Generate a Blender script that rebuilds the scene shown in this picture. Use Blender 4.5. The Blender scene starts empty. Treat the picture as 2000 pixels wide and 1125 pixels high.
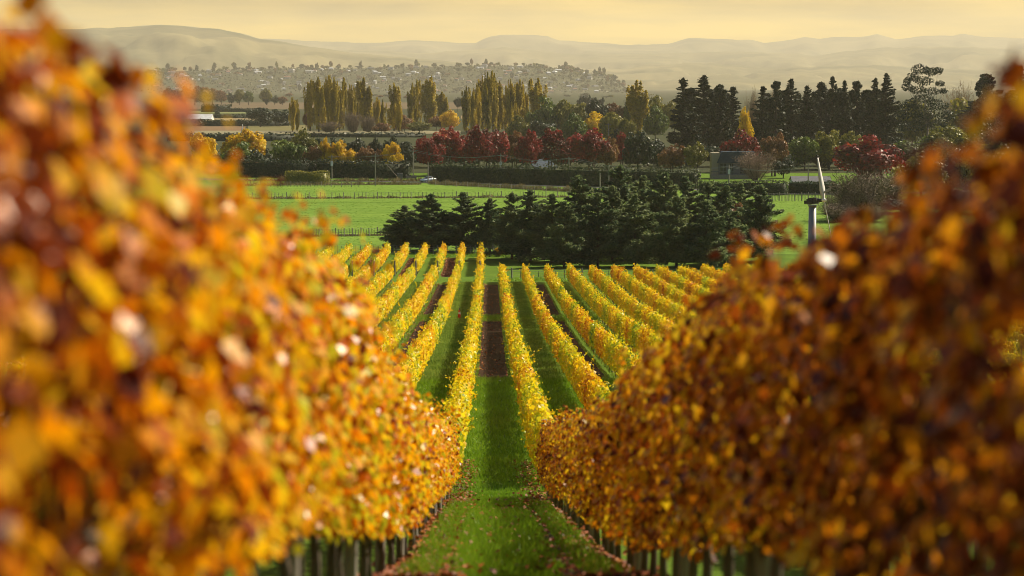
import bpy, math, random
import numpy as np
from mathutils import Vector, Matrix, Euler, noise

SC = bpy.context.scene
COL = SC.collection
RNG = np.random.default_rng(7)
random.seed(7)
R = math.radians

# ---------------------------------------------------------------- camera
F = 5000.0                                   # focal length in photo pixels (2000 wide)
CZ = 26.0                                    # eye height above datum
cam_d = bpy.data.cameras.new('camera'); cam = bpy.data.objects.new('camera', cam_d); COL.objects.link(cam)
cam_d.sensor_width = 36; cam_d.lens = 36 * F / 2000
cam_d.clip_start = 0.1; cam_d.clip_end = 60000
PITCH = math.atan(397.5 / F); YAW = math.atan(45 / F)
cam.location = (0, 0, CZ)
cam.rotation_euler = (math.pi / 2 - PITCH, 0, -YAW)
cam_d.dof.use_dof = True
cam_d.dof.focus_distance = 230
cam_d.dof.aperture_fstop = 2.0
cam_d.dof.aperture_blades = 0
SC.camera = cam
CM = Euler(cam.rotation_euler).to_matrix()

# ---------------------------------------------------------------- light
SUN_AZ, SUN_EL = R(53), R(42)
sun_d = bpy.data.lights.new('sun', 'SUN'); sun_d.energy = 5.0; sun_d.angle = R(0.5); sun_d.color = (1.0, 0.86, 0.64)
sun = bpy.data.objects.new('sun', sun_d); COL.objects.link(sun)
S = Vector((math.sin(SUN_AZ) * math.cos(SUN_EL), math.cos(SUN_AZ) * math.cos(SUN_EL), math.sin(SUN_EL)))
sun.rotation_euler = S.to_track_quat('Z', 'Y').to_euler(); sun.location = (60, 0, 120)

world = bpy.data.worlds.new('World'); SC.world = world; world.use_nodes = True
def world_nodes():
    nt = world.node_tree; nt.nodes.clear(); n = nt.nodes.new; l = nt.links.new
    out = n('ShaderNodeOutputWorld')
    sky = n('ShaderNodeTexSky'); sky.sky_type = 'NISHITA'; sky.sun_disc = False
    sky.sun_elevation = SUN_EL; sky.sun_rotation = SUN_AZ; sky.air_density = 1.0; sky.dust_density = 1.0
    b1 = n('ShaderNodeBackground'); b1.inputs['Strength'].default_value = 0.05; l(sky.outputs[0], b1.inputs['Color'])
    tc = n('ShaderNodeTexCoord'); sp = n('ShaderNodeSeparateXYZ'); l(tc.outputs['Generated'], sp.inputs[0])
    # a bank of sunlit cloud low over the far hills
    mp = n('ShaderNodeMapping'); mp.inputs['Scale'].default_value = (9, 9, 75); l(tc.outputs['Generated'], mp.inputs[0])
    nz = n('ShaderNodeTexNoise'); nz.inputs['Scale'].default_value = 1.0; nz.inputs['Detail'].default_value = 5; nz.inputs['Roughness'].default_value = .55
    l(mp.outputs[0], nz.inputs['Vector'])
    rm = n('ShaderNodeMapRange'); rm.inputs['From Min'].default_value = .0; rm.inputs['From Max'].default_value = .06
    l(sp.outputs['Z'], rm.inputs['Value'])
    ramp = n('ShaderNodeValToRGB'); l(rm.outputs[0], ramp.inputs[0])
    e = ramp.color_ramp.elements
    e[0].position = 0; e[0].color = (.60, .40, .035, 1); e[1].position = 1; e[1].color = (.38, .23, .02, 1)
    m = n('ShaderNodeMapRange'); m.inputs['From Min'].default_value = .33; m.inputs['From Max'].default_value = .67
    m.inputs['To Min'].default_value = .5; m.inputs['To Max'].default_value = 1.45; l(nz.outputs[0], m.inputs['Value'])
    mul = n('ShaderNodeVectorMath'); mul.operation = 'SCALE'; l(ramp.outputs[0], mul.inputs[0]); l(m.outputs[0], mul.inputs['Scale'])
    b2 = n('ShaderNodeBackground'); b2.inputs['Strength'].default_value = 1.0; l(mul.outputs[0], b2.inputs['Color'])
    fe = n('ShaderNodeMapRange'); fe.interpolation_type = 'SMOOTHSTEP'; fe.inputs['From Min'].default_value = .24; fe.inputs['From Max'].default_value = .05
    fe.inputs['To Min'].default_value = 0; fe.inputs['To Max'].default_value = 1; l(sp.outputs['Z'], fe.inputs['Value'])
    ff = n('ShaderNodeMapRange'); ff.interpolation_type = 'SMOOTHSTEP'; ff.inputs['From Min'].default_value = -.1; ff.inputs['From Max'].default_value = .7
    l(sp.outputs['Y'], ff.inputs['Value'])
    mm = n('ShaderNodeMath'); mm.operation = 'MULTIPLY'; l(fe.outputs[0], mm.inputs[0]); l(ff.outputs[0], mm.inputs[1])
    mx = n('ShaderNodeMixShader'); l(mm.outputs[0], mx.inputs[0]); l(b1.outputs[0], mx.inputs[1]); l(b2.outputs[0], mx.inputs[2])
    l(mx.outputs[0], out.inputs['Surface'])
world_nodes()
SC.view_settings.view_transform = 'Standard'; SC.view_settings.look = 'None'
SC.view_settings.exposure = 0.6; SC.view_settings.gamma = 1.0
SC.view_settings.use_curve_mapping = False
SC.cycles.use_denoising = True; SC.cycles.denoiser = 'OPENIMAGEDENOISE'; SC.cycles.denoising_input_passes = 'RGB_ALBEDO_NORMAL'; SC.cycles.denoising_prefilter = 'ACCURATE'; SC.cycles.filter_width = 0.85
SC.cycles.max_bounces = 6; SC.cycles.diffuse_bounces = 3; SC.cycles.glossy_bounces = 2
SC.cycles.transmission_bounces = 4; SC.cycles.volume_bounces = 1
SC.cycles.sample_clamp_indirect = 6

# ---------------------------------------------------------------- placing
def ray(px, py):
    v = CM @ Vector(((px - 1000) / F, (562.5 - py) / F, -1))
    return v.x / v.y, v.z / v.y
def X(px, d, py=300): return ray(px, py)[0] * d
def Z(px, py, d): return CZ + ray(px, py)[1] * d
PLAIN = CZ - 25.2
_gd = np.array([-80, -30, 0, 5, 10, 15, 20, 25, 31, 47, 56, 69, 90, 136, 180, 228, 310, 345, 370, 430, 500, 60000], float)
_gv = np.array([-1.4, -1.6, -1.85, -1.98, -2.4, -3.1, -4.08, -4.95, -5.92, -8.12, -9.45, -11.2, -13.0, -15.9, -18.5, -20.85, -23.9, -24.8, -25.0, -25.2, -25.2, -25.2], float)
_fy = np.arange(-80, 520, 1.0); _fz = np.interp(_fy, _gd, _gv)
_k = np.exp(-np.linspace(-2, 2, 11) ** 2); _k /= _k.sum()
_fz = np.convolve(np.pad(_fz, 5, mode='edge'), _k, mode='valid')
def gz(y):
    y = np.asarray(y, float)
    return CZ + np.where(y > 500, -25.2, np.interp(y, _fy, _fz))
def g(y): return float(gz(y))

# ---------------------------------------------------------------- objects
def tag(o, label=None, cat=None, group=None, kind=None):
    if label: o['label'] = label
    if cat: o['category'] = cat
    if group: o['group'] = group
    if kind: o['kind'] = kind
    return o
def link(name, data, parent=None):
    o = bpy.data.objects.new(name, data); COL.objects.link(o)
    if parent: o.parent = parent
    return o
def empty(name, loc, rz=0, sc=(1, 1, 1)):
    o = link(name, None); o.location = loc; o.rotation_euler = (0, 0, rz); o.scale = sc
    o.empty_display_size = .5
    return o
def qmesh(name, V, Q, mat=None, smooth=False):
    me = bpy.data.meshes.new(name)
    V = np.ascontiguousarray(V, np.float32); Q = np.ascontiguousarray(Q, np.int32)
    me.vertices.add(len(V)); me.vertices.foreach_set('co', V.ravel())
    me.loops.add(Q.size); me.loops.foreach_set('vertex_index', Q.ravel())
    me.polygons.add(len(Q)); me.polygons.foreach_set('loop_start', np.arange(0, Q.size, Q.shape[1], dtype=np.int32))
    if smooth: me.polygons.foreach_set('use_smooth', np.ones(len(Q), bool))
    me.update(calc_edges=True)
    if mat: me.materials.append(mat)
    return me
class MB:
    def __init__(s): s.v = []; s.f = []; s.m = []
    def add(s, V, Fs, mi=0):
        b = len(s.v); s.v += [tuple(p) for p in V]; s.f += [tuple(i + b for i in q) for q in Fs]; s.m += [mi] * len(Fs); return s
    def box(s, x0, x1, y0, y1, z0, z1, mi=0):
        V = [(x, y, z) for z in (z0, z1) for x, y in ((x0, y0), (x1, y0), (x1, y1), (x0, y1))]
        return s.add(V, [(3, 2, 1, 0), (4, 5, 6, 7), (0, 1, 5, 4), (1, 2, 6, 5), (2, 3, 7, 6), (3, 0, 4, 7)], mi)
    def prism(s, pts, y0, y1, mi=0):                     # polygon in xz pulled along y
        n = len(pts); V = [(x, y0, z) for x, z in pts] + [(x, y1, z) for x, z in pts]
        return s.add(V, [tuple(range(n)), tuple(range(2 * n - 1, n - 1, -1))] + [(i, n + i, n + (i + 1) % n, (i + 1) % n) for i in range(n)], mi)
    def tube(s, pts, rs, n=6, mi=0, cap=True):
        pts = [Vector(p) for p in pts]; V = []; Fs = []
        if not hasattr(rs, '__len__'): rs = [rs] * len(pts)
        for i, p in enumerate(pts):
            t = (pts[min(i + 1, len(pts) - 1)] - pts[max(i - 1, 0)]).normalized()
            a = t.cross(Vector((0, 1, 0)) if abs(t.y) < .9 else Vector((1, 0, 0))).normalized(); b = t.cross(a)
            for k in range(n):
                th = 2 * math.pi * k / n; V.append(p + (a * math.cos(th) + b * math.sin(th)) * rs[i])
        for i in range(len(pts) - 1):
            for k in range(n):
                Fs.append((i * n + k, i * n + (k + 1) % n, (i + 1) * n + (k + 1) % n, (i + 1) * n + k))
        if cap: Fs += [tuple(range(n))[::-1], tuple((len(pts) - 1) * n + k for k in range(n))]
        return s.add(V, Fs, mi)
    def mesh(s, name, mats, smooth=False):
        me = bpy.data.meshes.new(name); me.from_pydata(s.v, [], s.f); me.update()
        for m in (mats if isinstance(mats, (list, tuple)) else [mats]): me.materials.append(m)
        me.polygons.foreach_set('material_index', s.m)
        if smooth: me.polygons.foreach_set('use_smooth', [True] * len(s.f))
        return me
    def build(s, name, mats, parent=None, smooth=False): return link(name, s.mesh(name, mats, smooth), parent)

def unit(a): return a / np.maximum(np.linalg.norm(a, axis=1, keepdims=True), 1e-9)
def cards(P, N, L, W, rng=RNG, T=None, tj=1.0, fold=.12):
    """kite-shaped leaf faces: centre, normal, length, width"""
    n = len(P); L = np.broadcast_to(L, n)[:, None]; W = np.broadcast_to(W, n)[:, None]
    r = rng.normal(size=(n, 3)) * tj
    if T is not None: r = r + T
    N = unit(N); t = unit(r - N * (r * N).sum(1, keepdims=True)); b = np.cross(N, t)
    f = N * L * fold
    V = np.stack([P - t * L * .5, P + b * W * .5 + f - t * L * .08, P + t * L * .5, P - b * W * .5 + f - t * L * .08], 1).reshape(-1, 3)
    Q = np.arange(4 * n).reshape(n, 4)
    return V, Q
def join(parts):
    V = []; Q = []; b = 0
    for v, q in parts: V.append(v); Q.append(q + b); b += len(v)
    return np.concatenate(V), np.concatenate(Q)

# ---------------------------------------------------------------- materials
def newmat(name):
    m = bpy.data.materials.new(name); m.use_nodes = True; nt = m.node_tree; nt.nodes.clear()
    return m, nt, nt.nodes.new, nt.links.new
def ramp_node(n, stops):
    r = n('ShaderNodeValToRGB'); e = r.color_ramp.elements
    while len(e) < len(stops): e.new(.5)
    for i, (p, c) in enumerate(stops): e[i].position = p; e[i].color = (*c, 1)
    return r
def leafmat(name, stops, transl=.35, rough=.5, spec=.35, nscale=.35, isl=.65, nz=.7, orand=.25, drift=None):
    """foliage: each leaf its own tint, drifting in patches through the plant"""
    m, nt, n, l = newmat(name)
    geo = n('ShaderNodeNewGeometry'); oi = n('ShaderNodeObjectInfo')
    nn = n('ShaderNodeTexNoise'); nn.inputs['Scale'].default_value = nscale; nn.inputs['Detail'].default_value = 2
    l(geo.outputs['Position'], nn.inputs['Vector'])
    a = n('ShaderNodeMath'); a.operation = 'MULTIPLY_ADD'; a.inputs[1].default_value = isl; a.inputs[2].default_value = .5 - isl / 2 - nz - orand / 2 + nz / 2
    l(geo.outputs['Random Per Island'], a.inputs[0])
    b = n('ShaderNodeMath'); b.operation = 'MULTIPLY_ADD'; b.inputs[1].default_value = nz * 2; l(nn.outputs[0], b.inputs[0]); l(a.outputs[0], b.inputs[2])
    a.inputs[2].default_value = .5 - isl / 2 - nz - orand / 2
    c = n('ShaderNodeMath'); c.operation = 'MULTIPLY_ADD'; c.inputs[1].default_value = orand; l(oi.outputs['Random'], c.inputs[0]); l(b.outputs[0], c.inputs[2])
    r = ramp_node(n, stops)
    if drift:                                   # vines at the top of the slope have turned redder
        sx = n('ShaderNodeSeparateXYZ'); l(geo.outputs['Position'], sx.inputs[0]); q = n('ShaderNodeMapRange'); l(sx.outputs['Y'], q.inputs['Value'])
        for i_, v_ in zip(('From Min', 'From Max', 'To Min', 'To Max'), drift): q.inputs[i_].default_value = v_
        d_ = n('ShaderNodeMath'); l(c.outputs[0], d_.inputs[0]); l(q.outputs[0], d_.inputs[1]); l(d_.outputs[0], r.inputs[0])
    else: l(c.outputs[0], r.inputs[0])
    p = n('ShaderNodeBsdfPrincipled'); p.inputs['Roughness'].default_value = rough; p.inputs['Specular IOR Level'].default_value = spec
    l(r.outputs[0], p.inputs['Base Color'])
    t = n('ShaderNodeBsdfTranslucent'); l(r.outputs[0], t.inputs['Color'])
    mx = n('ShaderNodeMixShader'); mx.inputs[0].default_value = transl; l(p.outputs[0], mx.inputs[1]); l(t.outputs[0], mx.inputs[2])
    o = n('ShaderNodeOutputMaterial'); l(mx.outputs[0], o.inputs['Surface'])
    return m
def surf(name, c0, c1, scale=8, rough=.8, bump=0, spec=.3, metal=0, detail=4, stretch=(1, 1, 1)):
    m, nt, n, l = newmat(name)
    tc = n('ShaderNodeTexCoord'); mp = n('ShaderNodeMapping'); mp.inputs['Scale'].default_value = stretch; l(tc.outputs['Object'], mp.inputs[0])
    nn = n('ShaderNodeTexNoise'); nn.inputs['Scale'].default_value = scale; nn.inputs['Detail'].default_value = detail; l(mp.outputs[0], nn.inputs['Vector'])
    r = ramp_node(n, [(.3, c0), (.7, c1)]); l(nn.outputs[0], r.inputs[0])
    p = n('ShaderNodeBsdfPrincipled'); p.inputs['Roughness'].default_value = rough; p.inputs['Specular IOR Level'].default_value = spec; p.inputs['Metallic'].default_value = metal
    l(r.outputs[0], p.inputs['Base Color'])
    if bump:
        bp = n('ShaderNodeBump'); bp.inputs['Strength'].default_value = bump; bp.inputs['Distance'].default_value = .1
        l(nn.outputs[0], bp.inputs['Height']); l(bp.outputs[0], p.inputs['Normal'])
    o = n('ShaderNodeOutputMaterial'); l(p.outputs[0], o.inputs['Surface'])
    return m
def landmat(name, big, fine, sb, sf, rough=.9, bump=.6, stretch=(1, 1, 1), mixf=.5):
    """open ground: broad patches plus fine mottling"""
    m, nt, n, l = newmat(name)
    tc = n('ShaderNodeTexCoord'); mp = n('ShaderNodeMapping'); mp.inputs['Scale'].default_value = stretch; l(tc.outputs['Object'], mp.inputs[0])
    n1 = n('ShaderNodeTexNoise'); n1.inputs['Scale'].default_value = sb; n1.inputs['Detail'].default_value = 5; l(mp.outputs[0], n1.inputs['Vector'])
    n2 = n('ShaderNodeTexNoise'); n2.inputs['Scale'].default_value = sf; n2.inputs['Detail'].default_value = 6; n2.inputs['Roughness'].default_value = .7; l(mp.outputs[0], n2.inputs['Vector'])
    r1 = ramp_node(n, [(.35, big[0]), (.65, big[1])]); l(n1.outputs[0], r1.inputs[0])
    r2 = ramp_node(n, [(.38, fine[0]), (.62, fine[1])]); l(n2.outputs[0], r2.inputs[0])
    mx = n('ShaderNodeMix'); mx.data_type = 'RGBA'; mx.inputs[0].default_value = mixf; l(r1.outputs[0], mx.inputs[6]); l(r2.outputs[0], mx.inputs[7])
    p = n('ShaderNodeBsdfPrincipled'); p.inputs['Roughness'].default_value = rough; p.inputs['Specular IOR Level'].default_value = .05
    l(mx.outputs[2], p.inputs['Base Color'])
    bp = n('ShaderNodeBump'); bp.inputs['Strength'].default_value = bump; bp.inputs['Distance'].default_value = .25; l(n2.outputs[0], bp.inputs['Height']); l(bp.outputs[0], p.inputs['Normal'])
    o = n('ShaderNodeOutputMaterial'); l(p.outputs[0], o.inputs['Surface'])
    return m

M = {}
M['grass'] = landmat('grass ground', ((.075, .14, .012), (.12, .21, .018)), ((.055, .11, .01), (.15, .25, .025)), .25, 6, stretch=(1, .6, 1))
M['pasture'] = landmat('pasture', ((.105, .20, .020), (.165, .27, .033)), ((.08, .16, .016), (.20, .31, .043)), .05, .55, stretch=(.4, 1, 1), bump=1.0)
M['soil'] = landmat('tilled soil', ((.05, .032, .019), (.085, .054, .032)), ((.03, .019, .012), (.12, .07, .04)), .6, 9, bump=1.0)
M['plain'] = landmat('dry plain', ((.045, .05, .022), (.035, .05, .018)), ((.035, .045, .018), (.07, .065, .03)), .004, .05)
M['road'] = surf('asphalt', (.05, .05, .05), (.08, .08, .08), 3)
M['blade'] = leafmat('grass blades', [(0, (.085, .17, .008)), (.5, (.18, .33, .014)), (1, (.32, .44, .035))], .35, .5, .3, .3, .5, .3, 0)
M['midgrass'] = leafmat('brightened alley grass', [(0, (.09, .15, .02)), (.5, (.20, .30, .04)), (1, (.36, .44, .09))], .35, .6, .2, .6, .5, .7, 0)  # lighter than the other blades, in place of sun the rows block
M['tuft'] = leafmat('pasture tufts', [(0, (.08, .16, .018)), (.5, (.14, .25, .03)), (1, (.20, .32, .045))], .45, .7, .1, .2, .5, .5, 0)
M['weeds'] = leafmat('dry weeds', [(0, (.06, .06, .02)), (.6, (.16, .13, .05)), (1, (.28, .21, .1))], .3, .7, .2, .3)
M['fallen'] = leafmat('fallen leaves', [(0, (.06, .018, .008)), (.5, (.26, .06, .008)), (1, (.46, .16, .015))], .1, .6, .3, 1.0)
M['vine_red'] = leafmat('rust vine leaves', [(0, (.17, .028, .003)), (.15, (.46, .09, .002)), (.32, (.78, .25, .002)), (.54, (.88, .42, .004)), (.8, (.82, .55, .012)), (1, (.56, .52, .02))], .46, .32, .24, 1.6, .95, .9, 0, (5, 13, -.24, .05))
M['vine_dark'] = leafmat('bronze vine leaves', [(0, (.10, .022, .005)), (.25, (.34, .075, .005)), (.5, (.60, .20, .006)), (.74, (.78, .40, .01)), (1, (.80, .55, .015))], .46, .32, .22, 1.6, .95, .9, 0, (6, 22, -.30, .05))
M['vine_gold'] = leafmat('golden vine leaves', [(0, (.58, .20, .006)), (.16, (.78, .42, .006)), (.38, (.85, .60, .008)), (.62, (.76, .64, .012)), (.83, (.46, .50, .015)), (1, (.20, .32, .02))], .5, .4, .25, .10, .45, .95, .1)
M['bark'] = surf('vine bark', (.06, .045, .035), (.16, .12, .09), 18, .9, .5, stretch=(1, 1, .2))
M['trunk'] = surf('tree bark', (.04, .03, .022), (.10, .075, .055), 6, .9, .4, stretch=(1, 1, .25))
M['paletrunk'] = surf('pale smooth bark', (.22, .19, .15), (.42, .36, .29), 3, .8, .2, stretch=(1, 1, .3))
M['postwood'] = surf('weathered post', (.16, .14, .12), (.30, .27, .23), 14, .85, .4, stretch=(1, 1, .12))
M['wire'] = surf('galvanised wire', (.3, .3, .3), (.4, .4, .4), 4, .4, 0, .5, .8)
M['cedar'] = leafmat('dark cedar needles', [(0, (.042, .082, .040)), (.5, (.125, .18, .075)), (1, (.27, .31, .11))], .45, .6, .25, .25)
M['pine'] = leafmat('pine needles', [(0, (.008, .016, .008)), (.5, (.018, .032, .014)), (1, (.045, .06, .022))], .12, .6, .25, .12)
M['poplar'] = leafmat('poplar leaves', [(0, (.15, .13, .012)), (.5, (.42, .32, .015)), (1, (.66, .48, .02))], .35, .5, .3, .10, .55, .6, .35)
M['red'] = leafmat('crimson leaves', [(0, (.05, .018, .012)), (.4, (.15, .022, .016)), (.74, (.34, .026, .024)), (1, (.42, .12, .03))], .35, .5, .3, .13, .5, .7, .3)
M['rust'] = leafmat('rusty leaves', [(0, (.09, .045, .02)), (.5, (.22, .10, .035)), (1, (.34, .19, .06))], .3, .5, .3, .15)
M['yellow'] = leafmat('yellow leaves', [(0, (.40, .22, .008)), (.5, (.78, .52, .012)), (1, (.78, .62, .02))], .4, .5, .3, .2)
M['olive'] = leafmat('olive leaves', [(0, (.07, .08, .015)), (.5, (.19, .185, .026)), (1, (.36, .31, .04))], .3, .5, .3, .12)
M['green'] = leafmat('green leaves', [(0, (.035, .065, .012)), (.5, (.09, .14, .02)), (1, (.22, .27, .035))], .3, .5, .3, .12)
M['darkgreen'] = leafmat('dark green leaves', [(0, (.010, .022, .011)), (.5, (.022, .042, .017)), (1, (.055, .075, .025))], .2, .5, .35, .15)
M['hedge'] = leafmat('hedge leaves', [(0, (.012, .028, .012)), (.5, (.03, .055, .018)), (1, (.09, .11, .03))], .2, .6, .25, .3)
M['twig'] = leafmat('bare twigs', [(0, (.07, .05, .035)), (.5, (.15, .11, .075)), (1, (.26, .19, .12))], .0, .8, .2, .3)
M['paletwig'] = leafmat('pale bare twigs', [(0, (.14, .10, .06)), (.5, (.26, .19, .11)), (1, (.42, .32, .17))], .2, .8, .2, .3)
M['pinktwig'] = leafmat('pinkish bare twigs', [(0, (.14, .09, .07)), (.5, (.24, .16, .12)), (1, (.36, .25, .19))], .1, .8, .2, .3)
M['farwood'] = leafmat('far foliage', [(0, (.03, .04, .02)), (.5, (.07, .08, .03)), (1, (.16, .13, .05))], .2, .6, .2, .03)
M['white'] = surf('white paint', (.74, .73, .70), (.82, .81, .78), 2, .5)
M['roofgrey'] = surf('grey roofing', (.10, .10, .11), (.15, .15, .16), 1.5, .5)
M['roofred'] = surf('terracotta roofing', (.22, .10, .07), (.28, .13, .09), 1.5, .6)
M['roofpale'] = surf('pale roofing', (.48, .50, .52), (.60, .62, .64), .6, .45)
M['metal'] = surf('galvanised tower', (.20, .20, .20), (.32, .32, .31), 3, .45, .05, .5, .5, stretch=(1, 1, .2))
M['bladegrey'] = surf('weathered white blade', (.50, .49, .46), (.60, .59, .56), 2, .5, stretch=(1, 1, .4))
M['dark'] = surf('dark machinery', (.03, .03, .03), (.07, .07, .065), 6, .5)

# ---------------------------------------------------------------- the ground and its sheets
def ground():
    ys = np.unique(np.concatenate([np.arange(-80, 440, 2.0), np.array([460, 500, 600, 800, 1200, 2000, 3500, 6000, 12000, 28000])]))
    xs = np.array([-21000, -3000, -800, -250, -100, -50, -25, -10, -5, 0, 5, 10, 25, 50, 100, 250, 800, 3000, 21000.])
    zz = gz(ys)
    V = np.array([(x, y, z) for y, z in zip(ys, zz) for x in xs]); nx = len(xs)
    Q = np.array([(j * nx + i, j * nx + i + 1, (j + 1) * nx + i + 1, (j + 1) * nx + i) for j in range(len(ys) - 1) for i in range(nx - 1)])
    tag(link('ground', qmesh('ground', V, Q, M['grass'], True)), kind='structure')
ground()
def fbm(x, y, z=0, o=4): return noise.fractal(Vector((x, y, z)), 1.0, 2.1, o)
def strip(name, x0, x1, y0, y1, lift, mat, step=1.0):
    ys = np.linspace(y0, y1, max(2, int((y1 - y0) / step) + 1)); z = gz(ys) + lift
    rag = .16 if name == 'soil_strip' else 0
    V = np.array([(x + rag * fbm(x * 3, y * .9, 2, 4), y, zz) for y, zz in zip(ys, z) for x in (x0, x1)])
    Q = np.array([(2 * i, 2 * i + 1, 2 * i + 3, 2 * i + 2) for i in range(len(ys) - 1)])
    return tag(link(name, qmesh(name, V, Q, mat, True)), kind='structure')
def flat(name, pts, lift, mat):
    me = bpy.data.meshes.new(name); me.from_pydata([(x, y, g(y) + lift) for x, y in pts], [], [tuple(range(len(pts)))]); me.update(); me.materials.append(mat)
    return tag(link(name, me), kind='structure')
def at_y(py): return 25.2 * F / (py - 165)            # distance of a point of the plain at photo row py
def P2(px, py): d = at_y(py); return (X(px, d, py), d)

ROW0, SP = -1.12, 2.7
def rowx(k): return ROW0 + SP * k
# tilled alleys: every second one, cut by the two cross tracks
for k in range(-8, 18, 2):
    x0, x1 = rowx(k) + .42, rowx(k + 1) - .42
    strip('soil_strip', x0, x1, 137.5, 222, .006, M['soil'])
    strip('soil_strip', x0, x1, 231, 302, .006, M['soil'])
for k in range(-10, 0, 2):
    strip('soil_strip', rowx(k) + .42, rowx(k + 1) - .42, 322, 368, .006, M['soil'])
strip('pasture', -260, 260, 378, 436, .006, M['pasture'])
strip('pasture', -300, 300, 438, 548, .012, M['pasture'], 10)
flat('pasture', [(-300, 550), (300, 550), (300, 545), (X(1700, 560), 575), (X(1200, 600), 603), (X(850, 640), 640), (X(480, 650), 652), (-300, 655)], .02, M['pasture'])
flat('pasture', [(X(200, 655), 662), (X(200, 655), 658), (X(1640, 572), 580), (X(1640, 572), 584), (X(780, 660), 657)], .03, M['pasture'])
ROADPTS = [(px, d) for px, d in ((-400, 705), (200, 690), (500, 676), (850, 657), (1200, 622), (1540, 600), (1900, 588), (2600, 570))]
def line_at(off, pts=ROADPTS): return [(X(px, d), d + off) for px, d in pts]
def ribbon(name, off0, off1, lift, mat):
    a, b = line_at(off0), line_at(off1); n = len(a)
    V = np.array([(x, y, PLAIN + lift) for x, y in a + b]); Q = np.array([(i, i + 1, n + i + 1, n + i) for i in range(n - 1)])
    return tag(link(name, qmesh(name, V, Q, mat)), kind='structure')
ribbon('road', 0, 7, .05, M['road'])
# fields of the plain
def field(y0, y1, px0, px1, c0, c1, lift, s=.05, stretch=(.2, 1, 1)):
    d0, d1 = at_y(y0), at_y(y1)
    flat('field', [(X(px0, d0), d0), (X(px1, d0), d0), (X(px1, d1), d1), (X(px0, d1), d1)], lift, landmat('field', (c0, c1), (c0, c1), s * .2, s, stretch=stretch, bump=.2))
flat('plain', [(-20000, 730), (20000, 730), (20000, 27000), (-20000, 27000)], .10, M['plain'])
field(262, 247, 330, 480, (.17, .11, .06), (.22, .14, .075), .25, .02)
field(262, 245, 485, 600, (.14, .13, .05), (.19, .17, .07), .28, .02)
field(262, 256, 380, 900, (.22, .20, .12), (.27, .24, .15), .34, .02)
field(236, 231, 330, 520, (.20, .17, .09), (.26, .2, .11), .25, .02)
field(222, 217, 330, 520, (.14, .17, .06), (.2, .22, .09), .25, .02)
field(213, 200, 330, 1000, (.11, .085, .05), (.16, .115, .065), .3, .012, (.1, 1, 1))
field(232, 226, 900, 1000, (.2, .14, .08), (.26, .19, .1), .25, .02)

# ---------------------------------------------------------------- far hills
HILLMAT = landmat('hill country', ((.045, .055, .025), (.20, .175, .08)), ((.035, .045, .02), (.32, .27, .13)), .0005, .0014, bump=.0)
def hills(name, sky, d0, d1, seed, spur, amp, tail=1300, rough=0.0):
    xs = np.linspace(-400, 2400, 380); ys = np.interp(xs, [p[0] for p in sky], [p[1] for p in sky])
    nv = 54; V = np.zeros((nv, len(xs), 3))
    for i, (px, py) in enumerate(zip(xs, ys)):
        H = Z(px, py, d1) - PLAIN
        if rough: H += rough * fbm(px * .035, seed, 3, 4)
        for j in range(nv):
            t = j / (nv - 9)
            d = d0 + (d1 - d0) * t if t <= 1 else d1 + (t - 1) * tail * 5
            x = X(px, d, 120)
            if t <= 1:
                s = t * t * (3 - 2 * t) * .55 + t * .45
                n_ = fbm(x * spur, d * spur * .55, seed, 5)
                h = H * s + amp * n_ * math.sin(math.pi * min(1, t * 1.02)) * (1 - .55 * t)
                h = min(h, H * (.45 + .55 * t))
            else: h = H * max(0, 1 - (t - 1) * 5.5)
            V[j, i] = (x, d, PLAIN - .5 + max(h, 0 if j else -1))
    nx = len(xs)
    Q = np.array([(j * nx + i, j * nx + i + 1, (j + 1) * nx + i + 1, (j + 1) * nx + i) for j in range(nv - 1) for i in range(nx - 1)])
    tag(link(name, qmesh(name, V.reshape(-1, 3), Q, HILLMAT, True)), kind='structure')
SKY = [(-400, 62), (120, 57), (200, 60), (245, 53), (280, 50), (320, 48), (365, 51), (410, 56), (430, 57), (470, 65), (505, 75), (545, 76), (600, 80), (640, 81), (690, 83), (740, 83), (800, 79), (840, 80), (900, 84), (930, 83), (960, 70), (990, 67), (1070, 70), (1090, 79), (1140, 82), (1200, 86), (1240, 88), (1310, 85), (1345, 74), (1410, 76), (1440, 78), (1465, 77), (1490, 84), (1530, 80), (1570, 72), (1600, 76), (1628, 72), (1660, 72), (1690, 71), (1712, 66), (1750, 76), (1780, 74), (1805, 70), (1860, 70), (1880, 66), (1920, 72), (2000, 75), (2400, 70)]
hills('hills', SKY, 21000, 25500, 1.7, .00095, 330, rough=6)
hills('hills', [(-400, 92), (100, 84), (300, 76), (430, 84), (560, 100), (700, 97), (830, 104), (980, 92), (1120, 106), (1300, 104), (1450, 100), (1600, 108), (1700, 94), (1850, 90), (2000, 97), (2400, 95)], 17000, 20500, 4.1, .0013, 300, rough=9)
hills('hills', [(-400, 128), (200, 122), (420, 132), (650, 126), (820, 138), (1000, 130), (1200, 134), (1350, 122), (1500, 133), (1700, 126), (1900, 136), (2400, 130)], 13000, 16000, 8.3, .0018, 190, rough=9)

hills('hills', [(-400, 62), (120, 57), (245, 53), (320, 48), (365, 51), (410, 56), (430, 57), (470, 65), (505, 75), (545, 80), (600, 90), (700, 104), (900, 122), (1200, 150), (2400, 160)], 11000, 14800, 6.6, .0018, 190, rough=4)

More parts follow.
